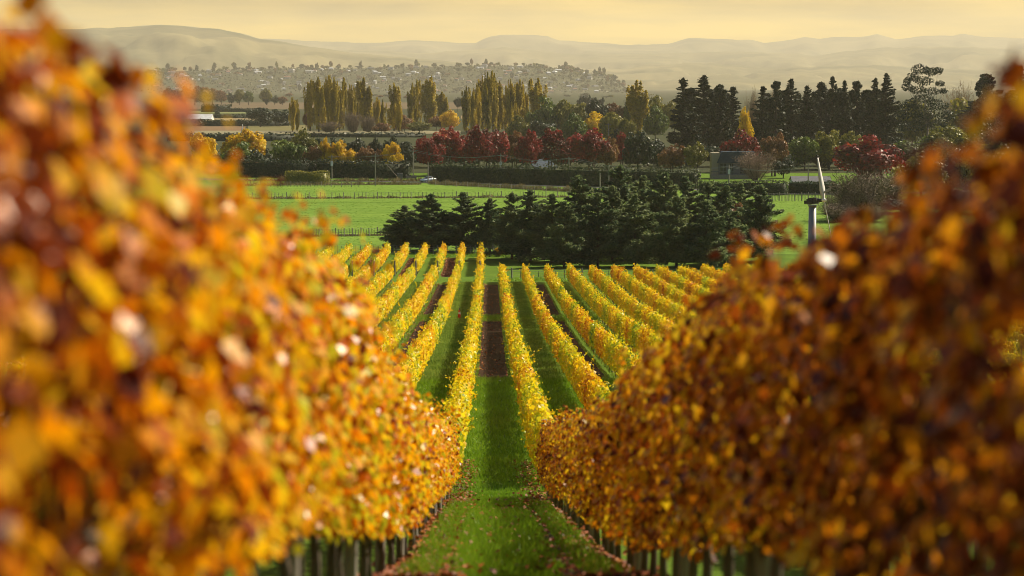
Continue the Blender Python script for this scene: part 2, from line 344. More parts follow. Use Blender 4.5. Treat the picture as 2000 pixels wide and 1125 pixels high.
# hill with the town
TOWN = [(-300, 150), (150, 146), (320, 139), (400, 138), (480, 136), (560, 133), (640, 135), (720, 133), (800, 131), (880, 129), (960, 129), (1040, 128), (1100, 135), (1150, 143), (1180, 147), (1200, 155), (1212, 172), (1222, 188), (1235, 192)]
TD0, TD1 = 7400, 8200
def town_h(px, t):
    H = max(0, Z(px, np.interp(px, [p[0] for p in TOWN], [p[1] for p in TOWN]) , TD1) - PLAIN)
    s = t * t * (3 - 2 * t) * .7 + .3 * t
    return H * s + 3.0 * fbm(px * .02, t * 3, 5, 3) * math.sin(math.pi * min(1, t))
def town_hill():
    xs = np.linspace(-300, 1235, 200); nv = 34; V = np.zeros((nv, len(xs), 3))
    for i, px in enumerate(xs):
        for j in range(nv):
            t = j / 26; tt = min(t, 1); d = TD0 + (TD1 - TD0) * t
            h = town_h(px, tt) * (1 if t <= 1 else max(0, 1 - (t - 1) * 3.4))
            V[j, i] = (X(px, TD1 if px > 1150 else d, 150), d, PLAIN - .3 + max(0, h))
    nx = len(xs)
    Q = np.array([(j * nx + i, j * nx + i + 1, (j + 1) * nx + i + 1, (j + 1) * nx + i) for j in range(nv - 1) for i in range(nx - 1)])
    tag(link('hill', qmesh('hill', V.reshape(-1, 3), Q, landmat('town hill', ((.035, .045, .02), (.07, .075, .035)), ((.03, .04, .02), (.10, .09, .045)), .01, .05, bump=0), True)), kind='structure')
town_hill()

# ---------------------------------------------------------------- tree prototypes (mesh data shared by copies)
def crown_round(H, Wd, nl, nleaf, size, seed, base=.22, flat_=1.0, hollow=.55, up=.3, small=1):
    rng = np.random.default_rng(seed); cz = H * (base + (1 - base) / 2); rz = H * (1 - base) / 2; rx = Wd / 2
    lobes = []
    for i in range(nl):
        u = rng.uniform(-.75, 1); th = rng.uniform(0, 2 * math.pi); q = math.sqrt(1 - u * u)
        rad = rng.uniform(.42, .74); r = small * rng.uniform(.24, .42) * (1.08 - .3 * max(u, 0)); rad *= 1 + .25 * (1 - small)
        lobes.append((rad * q * math.cos(th) * rx, rad * q * math.sin(th) * rx, cz + rad * u * rz, r * rx, r * rz * flat_))
    lobes.append((0, 0, cz, rx * .5, rz * .6))
    P = []; N = []
    w = np.array([l[3] ** 2 for l in lobes]); cnt = (nleaf * w / w.sum()).astype(int) + 8
    for (x, y, z, r, rzz), c in zip(lobes, cnt):
        v = unit(rng.normal(size=(c, 3))); v[:, 2] += .12; v = unit(v)
        rr = (hollow + (1 - hollow) * rng.random((c, 1)) ** .6) * rng.uniform(.86, 1.14, (c, 1))
        P.append(np.array([x, y, z]) + v * rr * np.array([r, r, rzz])); N.append(v + rng.normal(size=(c, 3)) * .55 + np.array([0, 0, up]))
    P = np.concatenate(P); N = np.concatenate(N); s = size * rng.uniform(.6, 1.35, len(P))
    return cards(P, N, s, s * .8, rng)
def trunk_round(H, Wd, seed, nb=7, r0=None, base=.3, stems=1):
    rng = random.Random(seed); b = MB(); r0 = r0 or H * .022
    for s_ in range(stems):
        ox, oy = (rng.uniform(-.09, .09) * Wd, rng.uniform(-.09, .09) * Wd) if stems > 1 else (0, 0)
        top = Vector((rng.uniform(-.1, .1) * Wd + ox * 2.2, rng.uniform(-.1, .1) * Wd + oy * 2.2, H * .78))
        mid = Vector((ox + rng.uniform(-.02, .02) * Wd, oy, H * base))
        b.tube([(ox, oy, -.3), mid, mid.lerp(top, .5), top], [r0 * 1.25, r0 * .85, r0 * .5, r0 * .15], 7)
        for i in range(nb):
            t = rng.uniform(0, .75); p = mid.lerp(top, t); a = rng.uniform(0, 6.28); L = Wd * rng.uniform(.25, .42) * (1 - t * .4)
            q = p + Vector((math.cos(a) * L, math.sin(a) * L, H * rng.uniform(.08, .24))); m = p.lerp(q, .5) + Vector((0, 0, -H * .015))
            b.tube([p, m, q], [r0 * .42 * (1 - t * .4), r0 * .28, r0 * .06], 5)
            for k in range(2):
                a2 = a + rng.uniform(-.9, .9); e = m + Vector((math.cos(a2), math.sin(a2), rng.uniform(.3, .9))) * L * .5
                b.tube([m, e], [r0 * .2, r0 * .04], 4)
    return b
def crown_poplar(H, Wd, seed, n=5200, size=.85):
    """upright sprays hugging the stem"""
    rng = np.random.default_rng(seed); P = []; nb = 26
    for i in range(nb):
        h0 = H * rng.uniform(.05, .62) if i else 0; a = rng.uniform(0, 6.28); ro = Wd / 2 * rng.uniform(.2, .85)
        L = H * rng.uniform(.20, .40); L = min(L, H * .97 - h0)
        if i == 0: L = H * .98; ro = 0
        if i in (1, 2): h0 = H * rng.uniform(.5, .6); L = H * rng.uniform(.3, .36); ro = Wd * .2
        lean = rng.uniform(.0, .25) * Wd / 2; m = int(n * (L / H) / 8.0)
        t = rng.random(m); wr = Wd * (.125 if i else .2) * np.sin(math.pi * np.clip(t * .92 + .08, 0, 1)) ** .7 + .08
        if i == 0: wr = Wd * .19 * (1 - t) ** .55 + .1; t = .06 + .94 * t
        th = rng.uniform(0, 6.28, m); rr = np.sqrt(rng.random(m)) * wr
        P.append(np.stack([math.cos(a) * (ro + lean * t) + rr * np.cos(th), math.sin(a) * (ro + lean * t) + rr * np.sin(th), h0 + L * t], 1))
    P = np.concatenate(P); C = P.copy(); C[:, 2] = 0; N = unit(C) + rng.normal(size=P.shape) * .6
    s = size * rng.uniform(.55, 1.3, len(P)); T = np.zeros_like(P); T[:, 2] = 2.2
    return cards(P, N, s, s * .5, rng, T=T)
def crown_conifer(H, Wd, seed, n, size, nb, base=.06, ragged=.45, exp=.62, tuft=.17):
    """irregular ascending branches, each a flat ragged spray of needles"""
    rng = np.random.default_rng(seed); P = []; N = []; T = []; br = []
    plan = []; tot = 0; side_bias = rng.uniform(0, 6.28)
    for i in range(nb):
        t = rng.random() ** .9 * .97; z = H * (base + (1 - base) * t); a = rng.uniform(0, 6.28)
        L = (Wd / 2 * (1 - t) ** exp * (1 if t > .1 else .85) + .02 * Wd) * rng.uniform(1 - ragged, 1 + ragged * .75) * (1 + .18 * math.cos(a - side_bias))
        plan.append((z, a, L, t)); tot += L ** 1.25
    for z, a, L, tt in plan:
        m = max(8, int(n * L ** 1.25 / tot)); t = rng.random(m) ** .55; el = rng.uniform(.05, .5) + .35 * tt; bend = rng.normal() * .25
        side = rng.normal(size=m) * tuft * L * (1.25 - t * .85) + bend * L * t * t
        dz = L * (el * t - .12 * t * t) + rng.normal(size=m) * .05 * L - np.abs(rng.normal(size=m)) * .05 * L * t
        d = np.array([math.cos(a), math.sin(a), 0]); s = np.array([-math.sin(a), math.cos(a), 0])
        P.append(d * (t * L)[:, None] + s * side[:, None] + np.stack([0 * t, 0 * t, z + dz], 1))
        N.append(np.tile([0, 0, 1.], (m, 1)) + rng.normal(size=(m, 3)) * .7)
        T.append(np.tile(d * 1.6 + np.array([0, 0, el]), (m, 1)) + s * (side / max(L, .01) * 3)[:, None])
        br.append(((0, 0, z), d * L * .9 + np.array([0, 0, z + L * (el - .1) * .9]), L))
    m = int(n * .03) + 20; P.append(np.stack([rng.normal(size=m) * .02 * Wd, rng.normal(size=m) * .02 * Wd, H * rng.uniform(.88, 1.0, m)], 1)); N.append(rng.normal(size=(m, 3))); T.append(np.tile([0, 0, 1.5], (m, 1)))
    P, N, T = map(np.concatenate, (P, N, T)); sz = size * rng.uniform(.5, 1.4, len(P)); P[:, 2] = np.clip(P[:, 2], .1, H)
    tb = MB(); tb.tube([(0, 0, -.3), (0, 0, H * .4), (0, 0, H * .97)], [H * .02, H * .014, H * .003], 7)
    for p, q, L in br[::2]: tb.tube([p, tuple(q)], [H * .0055, H * .0012], 4)
    return cards(P, N, sz, sz * .42, rng, T=T, tj=.55), tb
def crown_pine(H, Wd, seed, n, size, base=.12):
    """clumped needle masses at the ends of upswept boughs, narrowing to a leader"""
    rng = np.random.default_rng(seed); tb = MB(); tb.tube([(0, 0, -.3), (0, 0, H * .45), (0, 0, H * .97)], [H * .017, H * .012, H * .003], 7); C = []
    fork = rng.random() < .4
    for i in range(84):
        t = (i + rng.random()) / 84; z = H * (base + (1 - base) * t); a = rng.uniform(0, 6.28); L = Wd / 2 * min(1, (1.02 - t) ** .62 * 1.05) * rng.uniform(.35, 1.05)
        r = Wd * rng.uniform(.06, .125) * (1.1 - .5 * t); q = (math.cos(a) * L, math.sin(a) * L, min(z + L * rng.uniform(.1, .5), H * .985)); C.append((*q, r)); tb.tube([(0, 0, z - .02 * H), q], [H * .005, H * .002], 4)
    for k in range(7): C.append((rng.normal() * .02 * Wd, rng.normal() * .02 * Wd, H * (.82 + .028 * k), Wd * (.10 - .013 * k)))
    if fork: C += [(Wd * .16, Wd * .1, H * .9, Wd * .09), (Wd * .18, Wd * .1, H * .84, Wd * .12)]
    C = np.array(C); w = C[:, 3] ** 2; cnt = (n * w / w.sum()).astype(int) + 10; P = []; N = []
    for c, m in zip(C, cnt):
        v = unit(rng.normal(size=(m, 3))); r = .4 + .7 * rng.random((m, 1)) ** .7; P.append(c[:3] + v * r * c[3] * np.array([1.15, 1.15, .95])); N.append(v + rng.normal(size=(m, 3)) * .7)
    P = np.concatenate(P); sz = size * rng.uniform(.5, 1.4, len(P)); P[:, 2] = np.clip(P[:, 2], .1, H * 1.01); T = np.zeros_like(P); T[:, 2] = 1.2
    return cards(P, np.concatenate(N), sz, sz * .5, rng, T=T), tb
def crown_twigs(H, Wd, seed, n, size, upright=1.5, wid=.05, stems=9):
    """leafless fans of fine twigs"""
    rng = np.random.default_rng(seed); rr = random.Random(seed); tb = MB(); P = []; T = []
    for i in range(stems):
        a = rr.uniform(0, 6.28); sp = rr.uniform(.05, .5) * Wd; top = Vector((math.cos(a) * sp, math.sin(a) * sp, H * rr.uniform(.6, .92))); p0 = Vector((math.cos(a) * sp * .15, math.sin(a) * sp * .15, -.2)); md = p0.lerp(top, .45) + Vector((math.cos(a) * sp * .2, math.sin(a) * sp * .2, 0))
        tb.tube([p0, md, top], [H * .016, H * .009, H * .002], 5)
        m = n // stems
        t = rng.uniform(.2, 1, m); base = np.array(p0) * (1 - t)[:, None] ** 2 + np.array(md) * (2 * t * (1 - t))[:, None] + np.array(top) * (t ** 2)[:, None]
        off = unit(rng.normal(size=(m, 3))) * (rng.random((m, 1)) ** .5) * np.array([Wd * .24, Wd * .24, H * .17])
        P.append(base + off * (.35 + .65 * t)[:, None]); o = off.copy(); o[:, 2] = np.abs(o[:, 2]) + H * .05 * upright; T.append(unit(o) * 2.2)
    P = np.concatenate(P); T = np.concatenate(T); P[:, 2] = np.clip(P[:, 2], .15, H)
    s = size * rng.uniform(.6, 1.4, len(P)); return cards(P, rng.normal(size=P.shape), s, s * wid, rng, T=T, tj=.5, fold=0), tb

PROTO = {}
def proto(kind, H, Wd, crown, tb, tmat='trunk'):
    PROTO.setdefault(kind, []).append((H, Wd, qmesh('crown', *crown), tb.mesh('trunk', M[tmat])))
for i in range(5): proto('round', 10, 10, crown_round(10, 10, 19, 3600, .60, 20 + i, base=.04), trunk_round(10, 10, i))
for i in range(4): proto('open', 12, 10, crown_round(12, 10, 40, 3800, .52, 40 + i, base=.12, hollow=.62, small=.62), trunk_round(12, 10, 10 + i, 9, .2, .25, 3))
for i in range(4): proto('bush', 7, 10, crown_round(7, 10, 20, 3200, .58, 60 + i, base=.0), trunk_round(7, 10, 20 + i, 5, .14))
for i in range(4): proto('poplar', 25, 5, crown_poplar(25, 5, 80 + i), trunk_round(25, 2.2, 30 + i, 4, .3, .3))
for i in range(6): proto('pine', 27, 9, *(crown_pine(27, 9, 100 + i, 6500, .95) if i % 3 == 2 else crown_conifer(27, 9, 100 + i, 8500, 1.0, 110, .1, .4, .7, .2)))
for i in range(6): proto('cedar', 10, 7, *crown_conifer(10, 7, 120 + i, 24000, .38, 135, exp=.76))
for i in range(3): proto('bare', 10, 10, *crown_twigs(10, 10, 140 + i, 6500, 1.1, 1.5, .07, 13))
for i in range(3): proto('farround', 10, 10, crown_round(10, 10, 12, 420, 1.5, 160 + i, base=.05), trunk_round(10, 10, 40 + i, 3))
_use = {}
def tree(name, kind, px, ytop, wpx, d, mat, label, group=None, cat='tree', v=None, base=None, rz=None, x=None):
    i = _use.get(kind, 0); _use[kind] = i + 1
    H0, W0, cm, tm = PROTO[kind][(i if v is None else v) % len(PROTO[kind])]
    z0 = g(d) if base is None else base
    H = Z(px, ytop, d) - z0; Wd = wpx * d / F
    o = empty(name, (X(px, d, ytop) if x is None else x, d, z0), random.uniform(0, 6.28) if rz is None else rz, (Wd / W0, Wd / W0, H / H0))
    tag(o, label, cat, group)
    t = link('trunk', tm, o); c = link('crown', cm, o)
    if not cm.materials: cm.materials.append(M[mat])
    c.material_slots[0].link = 'OBJECT'; c.material_slots[0].material = M[mat]
    return o
def ordn(i): return ('first', 'second', 'third', 'fourth', 'fifth', 'sixth', 'seventh', 'eighth', 'ninth', 'tenth', 'eleventh', 'twelfth', 'thirteenth', 'fourteenth', 'fifteenth', 'sixteenth', 'seventeenth', 'eighteenth', 'nineteenth', 'twentieth')[i]

# ---------------------------------------------------------------- vine rows
LEAVES = {}
def canopy(x0, y0, y1, leaf, per_m, seed, hw=.27, zb=.72, zt=2.02, shoots=.9, tuftz=.13, grow=0, clump=False, rise=None, gap=None, depth=.9, slen=.34):
    """leaf wall of a trellised row between y0 and y1"""
    rng = np.random.default_rng(seed); parts = []
    edges = np.arange(y0, y1, 30.0).tolist() + [y1]
    for a, b in zip(edges[:-1], edges[1:]):
        sc = 1 + grow * (a - y0); n = int(per_m * (b - a) / sc ** 2); lf = leaf * sc
        y = rng.uniform(a, b, n)
        f1 = np.array([fbm(v * .55, seed * 3.1, 1, 3) for v in np.arange(a - 1, b + 1, .25)]); f2 = np.array([fbm(v * .8, seed * 3.1, 7, 3) for v in np.arange(a - 1, b + 1, .25)])
        q1 = np.interp(y, np.arange(a - 1, b + 1, .25), f1); q2 = np.interp(y, np.arange(a - 1, b + 1, .25), f2)
        top = zt + (.17 if clump else .22) * q1 + (np.interp(y, *rise) if rise else 0); bot = zb + .16 * q2; h = rng.random(n) ** .82
        z = bot + (top - bot) * h
        prof = .62 + .38 * np.sin(np.pi * np.clip(h * .92 + .12, 0, 1)); wid = hw * (1 + .45 * q2) * prof
        s = np.sign(rng.normal(size=n)) * rng.random(n) ** .55
        x = s * wid + rng.normal(size=n) * .05
        N = np.stack([np.sign(s) * (.45 + np.abs(s)), rng.normal(size=n) * .6, rng.normal(size=n) * .5 + .45 + .5 * (h > .85)], 1) + rng.normal(size=(n, 3)) * .4
        T = np.stack([s * .3, 0 * s, -1.0 + 0 * s], 1)
        P_ = np.stack([x0 + x, y, gz(y) + z], 1)
        if clump:
            keep = np.array([fbm(p[0] * 3.2 + seed, p[1] * 2.1, z_ * 2.6, 3) for p, z_ in zip(P_, z)]) > rng.uniform(-.30, .26, n)
            P_, N, T, n = P_[keep], N[keep], T[keep], int(keep.sum())
        if gap is not None:
            keep = np.prod([1 - depth * np.exp(-((P_[:, 1] - c_) / r_) ** 4) for c_, r_ in gap], axis=0) > rng.random(n); P_, N, T, n = P_[keep], N[keep], T[keep], int(keep.sum())
        sz = lf * rng.uniform(.6, 1.25, n)
        parts.append(cards(P_, N, sz, sz * .92, rng, T=T, tj=.6, fold=.14))
        m = int(shoots * (b - a)); k = 15 if clump else 8
        ys = rng.uniform(a, b, m); zs = zt + .02 + (np.interp(ys, *rise) if rise else 0) + rng.normal(size=m) * .06; xs = rng.normal(size=m) * hw * .6
        low = rng.random(m) < .45; zs = np.where(low, rng.uniform(zb + .1, zt, m), zs); xs = np.where(low, np.sign(xs) * hw, xs)
        L = rng.uniform(.12, slen if clump else .5, m); dx = np.where(low, np.sign(xs) * .8, rng.normal(size=m) * .35); dy = rng.normal(size=m) * .4; dz = np.where(low, .3, .95)
        t = np.tile(np.linspace(.1, 1, k), m); rep = lambda q: np.repeat(q, k)
        Pp = np.stack([x0 + rep(xs) + rep(dx * L) * t, rep(ys) + rep(dy * L) * t, gz(rep(ys)) + rep(zs) + rep(dz * L) * t - .12 * rep(L) * t * t], 1) + rng.normal(size=(m * k, 3)) * (.055 if clump else .035)
        sz = lf * rng.uniform(.5, 1.0, m * k) * (1.1 - .4 * t)
        parts.append(cards(Pp, rng.normal(size=(m * k, 3)) + np.array([0, 0, .4]), sz, sz * .85, rng, fold=.14))
    return join(parts)
def trunk_mesh(seed):
    r = random.Random(seed); b = MB(); w = lambda a: r.uniform(-a, a)
    b.tube([(0, 0, -.1), (w(.03), w(.05), .3), (w(.04), w(.06), .6), (0, 0, .86)], [.045, .036, .032, .034], 7)
    for s in (-1, 1): b.tube([(0, 0, .84), (w(.03), s * .35, .92), (w(.03), s * .85, .93)], [.028, .022, .012], 6)
    for i in range(9):
        y = -.8 + 1.6 * i / 8 + w(.06); b.tube([(0, y, .92), (w(.08), y + w(.08), 1.4), (w(.14), y + w(.15), 1.9 + w(.15))], [.008, .006, .003], 4)
    return b.mesh('trunk', M['bark'], True)
TRUNKS = [trunk_mesh(i) for i in range(5)]
_pb = MB(); _pb.tube([(0, 0, -.3), (0, 0, 1.72)], [.055, .05], 8); POST = _pb.mesh('post', M['postwood'])
_eb = MB(); _eb.tube([(0, 0, -.3), (0, 0, 2.0)], [.085, .08], 10); ENDPOST = _eb.mesh('end_post', M['postwood'])
def vine_row(name, k, y0, y1, label, group, mat, seed, leaf, per_m, tstep, pstep, wires=True, **kw):
    x = rowx(k); root = empty(name, (x, y0, g(y0))); tag(root, label, 'vine row', group)
    inv = Vector((-x, -y0, -g(y0)))
    c = link('canopy', qmesh('canopy', *canopy(x, y0 + .3, y1 - .3, leaf, per_m, seed, **kw), M[mat]), root); c.location = inv
    rr = random.Random(seed)
    def put(nm, me, y, rz=0):
        o = link(nm, me, root); o.location = (rr.uniform(-.02, .02), y - y0, g(y) - g(y0)); o.rotation_euler = (rr.uniform(-.03, .03), rr.uniform(-.03, .03), rz)
    y = y0 + .7; i = 0
    while tstep and y < y1 - .4: put('trunk', TRUNKS[rr.randrange(5)], y, rr.choice((0, math.pi)) + rr.uniform(-.1, .1)); y += tstep
    y = y0 + pstep
    while pstep and y < y1 - 2: put('post', POST, y); y += pstep
    for ye in (y0, y1): put('end_post', ENDPOST, ye)
    if wires:
        b = MB(); ys = np.arange(y0, y1 + .1, 4)
        for hgt in (.92, 1.35, 1.8): b.tube([(x, v, g(v) + hgt) for v in ys], .0025, 4)
        w = b.build('trellis_wire', M['wire'], root); w.location = inv
    return root
vine_row('vine_row', 0, 2.2, 67, 'big blurred orange and gold vine row filling the left foreground', 'foreground vine rows', 'vine_red', 1, .10, 1900, 1.5, 6.0, zt=1.92, zb=.52, shoots=3.4, clump=True, rise=([2, 7.2, 8.4, 9.6, 13.8, 20, 26, 35, 60], [.20, .22, -.04, -.03, .12, .36, .28, .05, 0]))
vine_row('vine_row', 1, 2.6, 67, 'shaded bronze and orange vine row filling the right foreground', 'foreground vine rows', 'vine_dark', 2, .10, 1600, 1.5, 6.0, zt=1.90, zb=.42, shoots=1.6, slen=.2, clump=True, gap=[(44, 10.0)], depth=.62, rise=([2, 6.2, 6.9, 8.2, 9.8, 13, 20, 26, 35, 60], [.33, .35, .27, .10, -.03, .03, .24, .25, .03, 0]))  # canopy thinned partway along so that sun reaches the alley grass
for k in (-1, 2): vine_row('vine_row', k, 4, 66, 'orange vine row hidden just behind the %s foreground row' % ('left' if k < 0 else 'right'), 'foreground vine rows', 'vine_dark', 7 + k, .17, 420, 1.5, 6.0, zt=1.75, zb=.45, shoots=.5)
for k in range(-8, 18):
    if k == 0: lab = 'long yellow vine row along the left edge of the central grass alley'
    elif k == 1: lab = 'long yellow vine row along the right edge of the central grass alley'
    elif k < 0: lab = '%s yellow-green vine row to the left of the row bordering the central alley' % ordn(-k - 1)
    else: lab = '%s yellow vine row to the right of the row bordering the central alley' % ordn(k - 2)
    y0 = 72 if -2 <= k <= 3 else 100
    vine_row('vine_row', k, y0, 310, lab, 'yellow vine rows on the middle slope', 'vine_gold', 50 + k, .17, 330, 4.2 if k > 0 else 6.5, 9, False, grow=.0022, hw=.25 + random.uniform(0, .05), zb=.5, zt=1.94 + random.uniform(-.07, .1), shoots=1.8, gap=[(random.uniform(140, 305), random.uniform(.5, 1.2)) for _ in range(3)])
for k in range(-10, 1):
    lab = 'short yellow vine row of the far block, %s' % ('rightmost, beside the dark cedars' if k == 0 else '%s from its right end' % ordn(-k))
    vine_row('vine_row', k, 324, 370, lab, 'short vine rows of the far block', 'vine_gold', 90 - k, .24, 150, 5, 7, False, hw=.33, zb=.6, zt=2.05, shoots=1.4)

# grass, weeds and fallen leaves
def blades(n, xr, yr, hgt, wid, seed, power=1.0, lift=0, lean=.45):
    rng = np.random.default_rng(seed); x = rng.uniform(*xr, n); y = yr[0] + (yr[1] - yr[0]) * rng.random(n) ** power
    h = hgt * rng.uniform(.5, 1.4, n); T = np.stack([rng.normal(size=n) * lean, rng.normal(size=n) * lean, np.ones(n)], 1)
    P = np.stack([x, y, gz(y) + h * .45 + lift], 1)
    return cards(P, rng.normal(size=(n, 3)) * np.array([1, 1, .2]), h, wid, rng, T=T, tj=.12, fold=0)
tag(link('grass', qmesh('grass', *join([blades(80000, (-1.0, 1.5), (10, 70), .11, .014, 1), blades(60000, (-4, 4.3), (68, 140), .14, .03, 2), blades(9000, (-.45, .8), (27, 52), .22, .014, 12), blades(5000, (-.9, -.5), (24, 60), .2, .018, 13), blades(5000, (.95, 1.35), (24, 60), .2, .018, 14), blades(9000, (-6, 8), (133.5, 137.5), .22, .03, 3), blades(9000, (-14, 22), (222, 231), .22, .05, 4)]), M['blade'])), kind='stuff')
gp = [blades(22000, (rowx(k) - .1, rowx(k + 1) + .1), (138, 308), .2, .05, 20 + k) for k in range(-7, 12, 2)]
gp += [blades(1500, (rowx(k) + sd * .44 - .09, rowx(k) + sd * .44 + .09), (138, 302), .18, .06, 50 + k) for k in range(-8, 12) for sd in (1, -1)]
gp += [blades(2500, (-6, 9), (135, 139.5), .26, .03, 77), blades(2500, (-12, 20), (220, 223.5), .2, .05, 78), blades(2500, (-12, 20), (229.5, 233), .2, .05, 79)]
tag(link('grass', qmesh('grass', *join(gp), M['midgrass'])), kind='stuff')
tufts = np.random.default_rng(31); n_ = 16000; ty = tufts.uniform(382, 640, n_); tx = tufts.uniform(-62, 75, n_); th = .045 * tufts.uniform(.4, 1.6, n_)
tag(link('pasture_tufts', qmesh('pasture_tufts', *cards(np.stack([tx, ty, gz(ty) + th * .4], 1), tufts.normal(size=(n_, 3)) * np.array([.4, 1, .3]), th * 1.1, .6, tufts, T=np.tile([0, 0, 1.], (n_, 1)), tj=.1, fold=0), M['tuft'])), kind='stuff')
def litter(n, xr, yr, seed, sd=None, size=.09, lift=.03, pw=1):
    rng = np.random.default_rng(seed); x = rng.uniform(*xr, n) if sd is None else xr[0] + rng.normal(size=n) * sd; y = yr[0] + (yr[1] - yr[0]) * rng.random(n) ** pw; s = size * rng.uniform(.6, 1.3, n)
    return cards(np.stack([x, y, gz(y) + lift + rng.random(n) * .05], 1), np.array([0, 0, 1.]) + rng.normal(size=(n, 3)) * .4, s, s * .9, rng)
lp = [litter(2800, (rowx(0) + .35, 0), (24, 84), 1, .2, .09, .08, 2.2), litter(2800, (rowx(1) - .35, 0), (24, 84), 2, .2, .09, .08, 2.2), litter(300, (-.9, 1.4), (24, 66), 3, None, .09, .13)]
for k in range(-8, 12, 2): lp += [litter(700, (rowx(k) + .35, 0), (138, 305), 30 + k, .2, .13), litter(900, (rowx(k) + .4, rowx(k + 1) - .4), (138, 305), 60 + k, None, .12)]
for k in range(-10, 0, 2): lp += [litter(1500, (rowx(k) + .3, rowx(k + 1) - .3), (323, 369), 90 + k, None, .16)]
tag(link('fallen_leaves', qmesh('fallen_leaves', *join(lp), M['fallen'])), kind='stuff')

# ---------------------------------------------------------------- cedars behind the vines
CED = [(790, 410, 92, 386), (842, 388, 84, 383), (905, 384, 98, 384), (957, 396, 66, 381), (1000, 386, 82, 366), (1036, 380, 84, 362), (1078, 388, 84, 358), (1130, 352, 96, 360), (1102, 402, 80, 348), (1168, 385, 84, 350), (1212, 332, 104, 374), (1258, 352, 84, 378), (1240, 388, 84, 349), (1300, 346, 104, 362), (1338, 353, 92, 372), (1322, 392, 84, 346), (1384, 366, 84, 372), (1418, 372, 92, 352), (1446, 366, 84, 374), (1486, 370, 92, 360), (1380, 400, 84, 345), (1196, 372, 80, 364)]
CEDL = ['low spreading dark cedar at the left end of the group', 'airy cedar with its bare lower trunk showing against the pasture', 'leaning dark cedar with branches raised to the right', 'thin small cedar beside the last short vine row', 'dark cedar where the dense part of the group begins', 'pointed dark cedar left of the tall central ones', 'dense cedar rising behind the central vine rows', 'tall pointed cedar with a bent leader, left of the telegraph pole', 'short bushy cedar in front of the bent-leader cedar', 'broad cedar in the front rank below the telegraph pole', 'tallest cedar of the group, near the middle', 'cedar just right of and behind the tallest one', 'front cedar below the tallest one', 'very dark thick cedar right of the middle', 'dark cedar behind the thick dark one', 'front rank cedar below the thick dark one', 'small-topped cedar at the back, left of the autumn bush', 'pale grey-green cedar mixed with autumn leaves', 'cedar behind the autumn-tinged one', 'rightmost cedar of the group, standing against the green pasture', 'low cedar at the front right of the group', 'slim cedar just left of the tallest one']
for (px, yt, w, d), lab in zip(CED, CEDL): tree('cedar_tree', 'cedar', px, yt - 8, w * 1.24, d, 'cedar', lab, 'dark cedars behind the vineyard')
tree('autumn_bush', 'open', 1428, 384, 80, 363, 'rust', 'rust and yellow autumn bush among the right-hand cedars', cat='bush')
tree('autumn_bush', 'open', 1452, 402, 50, 366, 'olive', 'small yellow-green leaved bush beside the rightmost cedar', cat='bush')
tree('autumn_bush', 'bush', 973, 484, 26, 372, 'yellow', 'tiny yellow bush at the foot of the cedars beside the vine row', cat='bush')

# ---------------------------------------------------------------- hedges
def hedge(pts, h, w, mat, label, size=.45, dens=9, spike=0, name='hedge', seed=5):
    """clipped hedge: a dense core under a skin of leaves"""
    rng = np.random.default_rng(seed); P = []; N = []; b = MB()
    for (xa, ya), (xb, yb) in zip(pts[:-1], pts[1:]):
        A = np.array([xa, ya]); B = np.array([xb, yb]); L = np.linalg.norm(B - A); t = (B - A) / L; nr = np.array([-t[1], t[0]])
        n = int(dens * L * (2 * h + w)); s = rng.random(n) * L; q = rng.random(n) * (2 * h + w)
        bulge = .25 * np.array([fbm(v * .25, seed, 2, 3) for v in s]) * min(1, h / 3)
        side = np.where(q < h, -1, np.where(q > h + w, 1, 0)); zz = np.where(side == -1, q, np.where(side == 1, q - h - w, h)); off = np.where(side == 0, q - h - w / 2, side * w / 2)
        rnd = np.clip((zz - h * .75) / (h * .25), 0, 1); off = off * (1 - .25 * rnd ** 2 * (side != 0)) * (1 + bulge); zz = zz * (1 + bulge * .5) + rng.normal(size=n) * .08 + np.where(side == 0, rng.random(n) ** 3 * spike, 0)
        xy = A + t * s[:, None] + nr * off[:, None]
        P.append(np.column_stack([xy, PLAIN + zz])); N.append(np.column_stack([nr * side[:, None], (side == 0) * 1.2 + .2]) + rng.normal(size=(n, 3)) * .6)
        for e in (A, B):
            m = int(dens * h * w); sg = -1 if e is A else 1; uu = rng.uniform(-.5, .5, m); P.append(np.column_stack([e + nr * (uu * w)[:, None] + t * sg * .3 * (1 - 4 * uu[:, None] ** 2), PLAIN + rng.random(m) * h])); N.append(np.column_stack([np.tile(t * sg, (m, 1)), np.full(m, .2)]) + rng.normal(size=(m, 3)) * .6)
        c = [A - nr * w * .36 + t * .3, B - nr * w * .36 - t * .3, B + nr * w * .36 - t * .3, A + nr * w * .36 + t * .3]
        b.add([(p[0], p[1], PLAIN - .2) for p in c] + [(p[0], p[1], PLAIN + h * .9) for p in c], [(4, 5, 6, 7), (0, 1, 5, 4), (1, 2, 6, 5), (2, 3, 7, 6), (3, 0, 4, 7)])
    P = np.concatenate(P); sz = size * rng.uniform(.5, 1.4, len(P)); V, Q = cards(P, np.concatenate(N), sz, sz * .7, rng, T=np.array([0, 0, .8]))
    n0 = len(b.v)
    V = np.concatenate([np.array(b.v), V]); Q = np.concatenate([np.array(b.f), Q + n0])
    return tag(link(name, qmesh(name, V, Q, M[mat])), label, 'hedge')
hl = [(X(px, d), d) for px, d in ((846, 668), (1000, 652), (1200, 633), (1362, 618))]
hedge(hl, 4.3, 3.0, 'hedge', 'long dark trimmed hedge with a sunlit feathery top along the road', .5, 9, 1.1, seed=3)
hl = [(X(px, d), d) for px, d in ((470, 700), (620, 694), (800, 690))]
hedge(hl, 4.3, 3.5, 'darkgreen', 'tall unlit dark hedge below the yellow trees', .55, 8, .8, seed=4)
hl = [(X(px, d), d) for px, d in ((562, 655), (638, 651))]
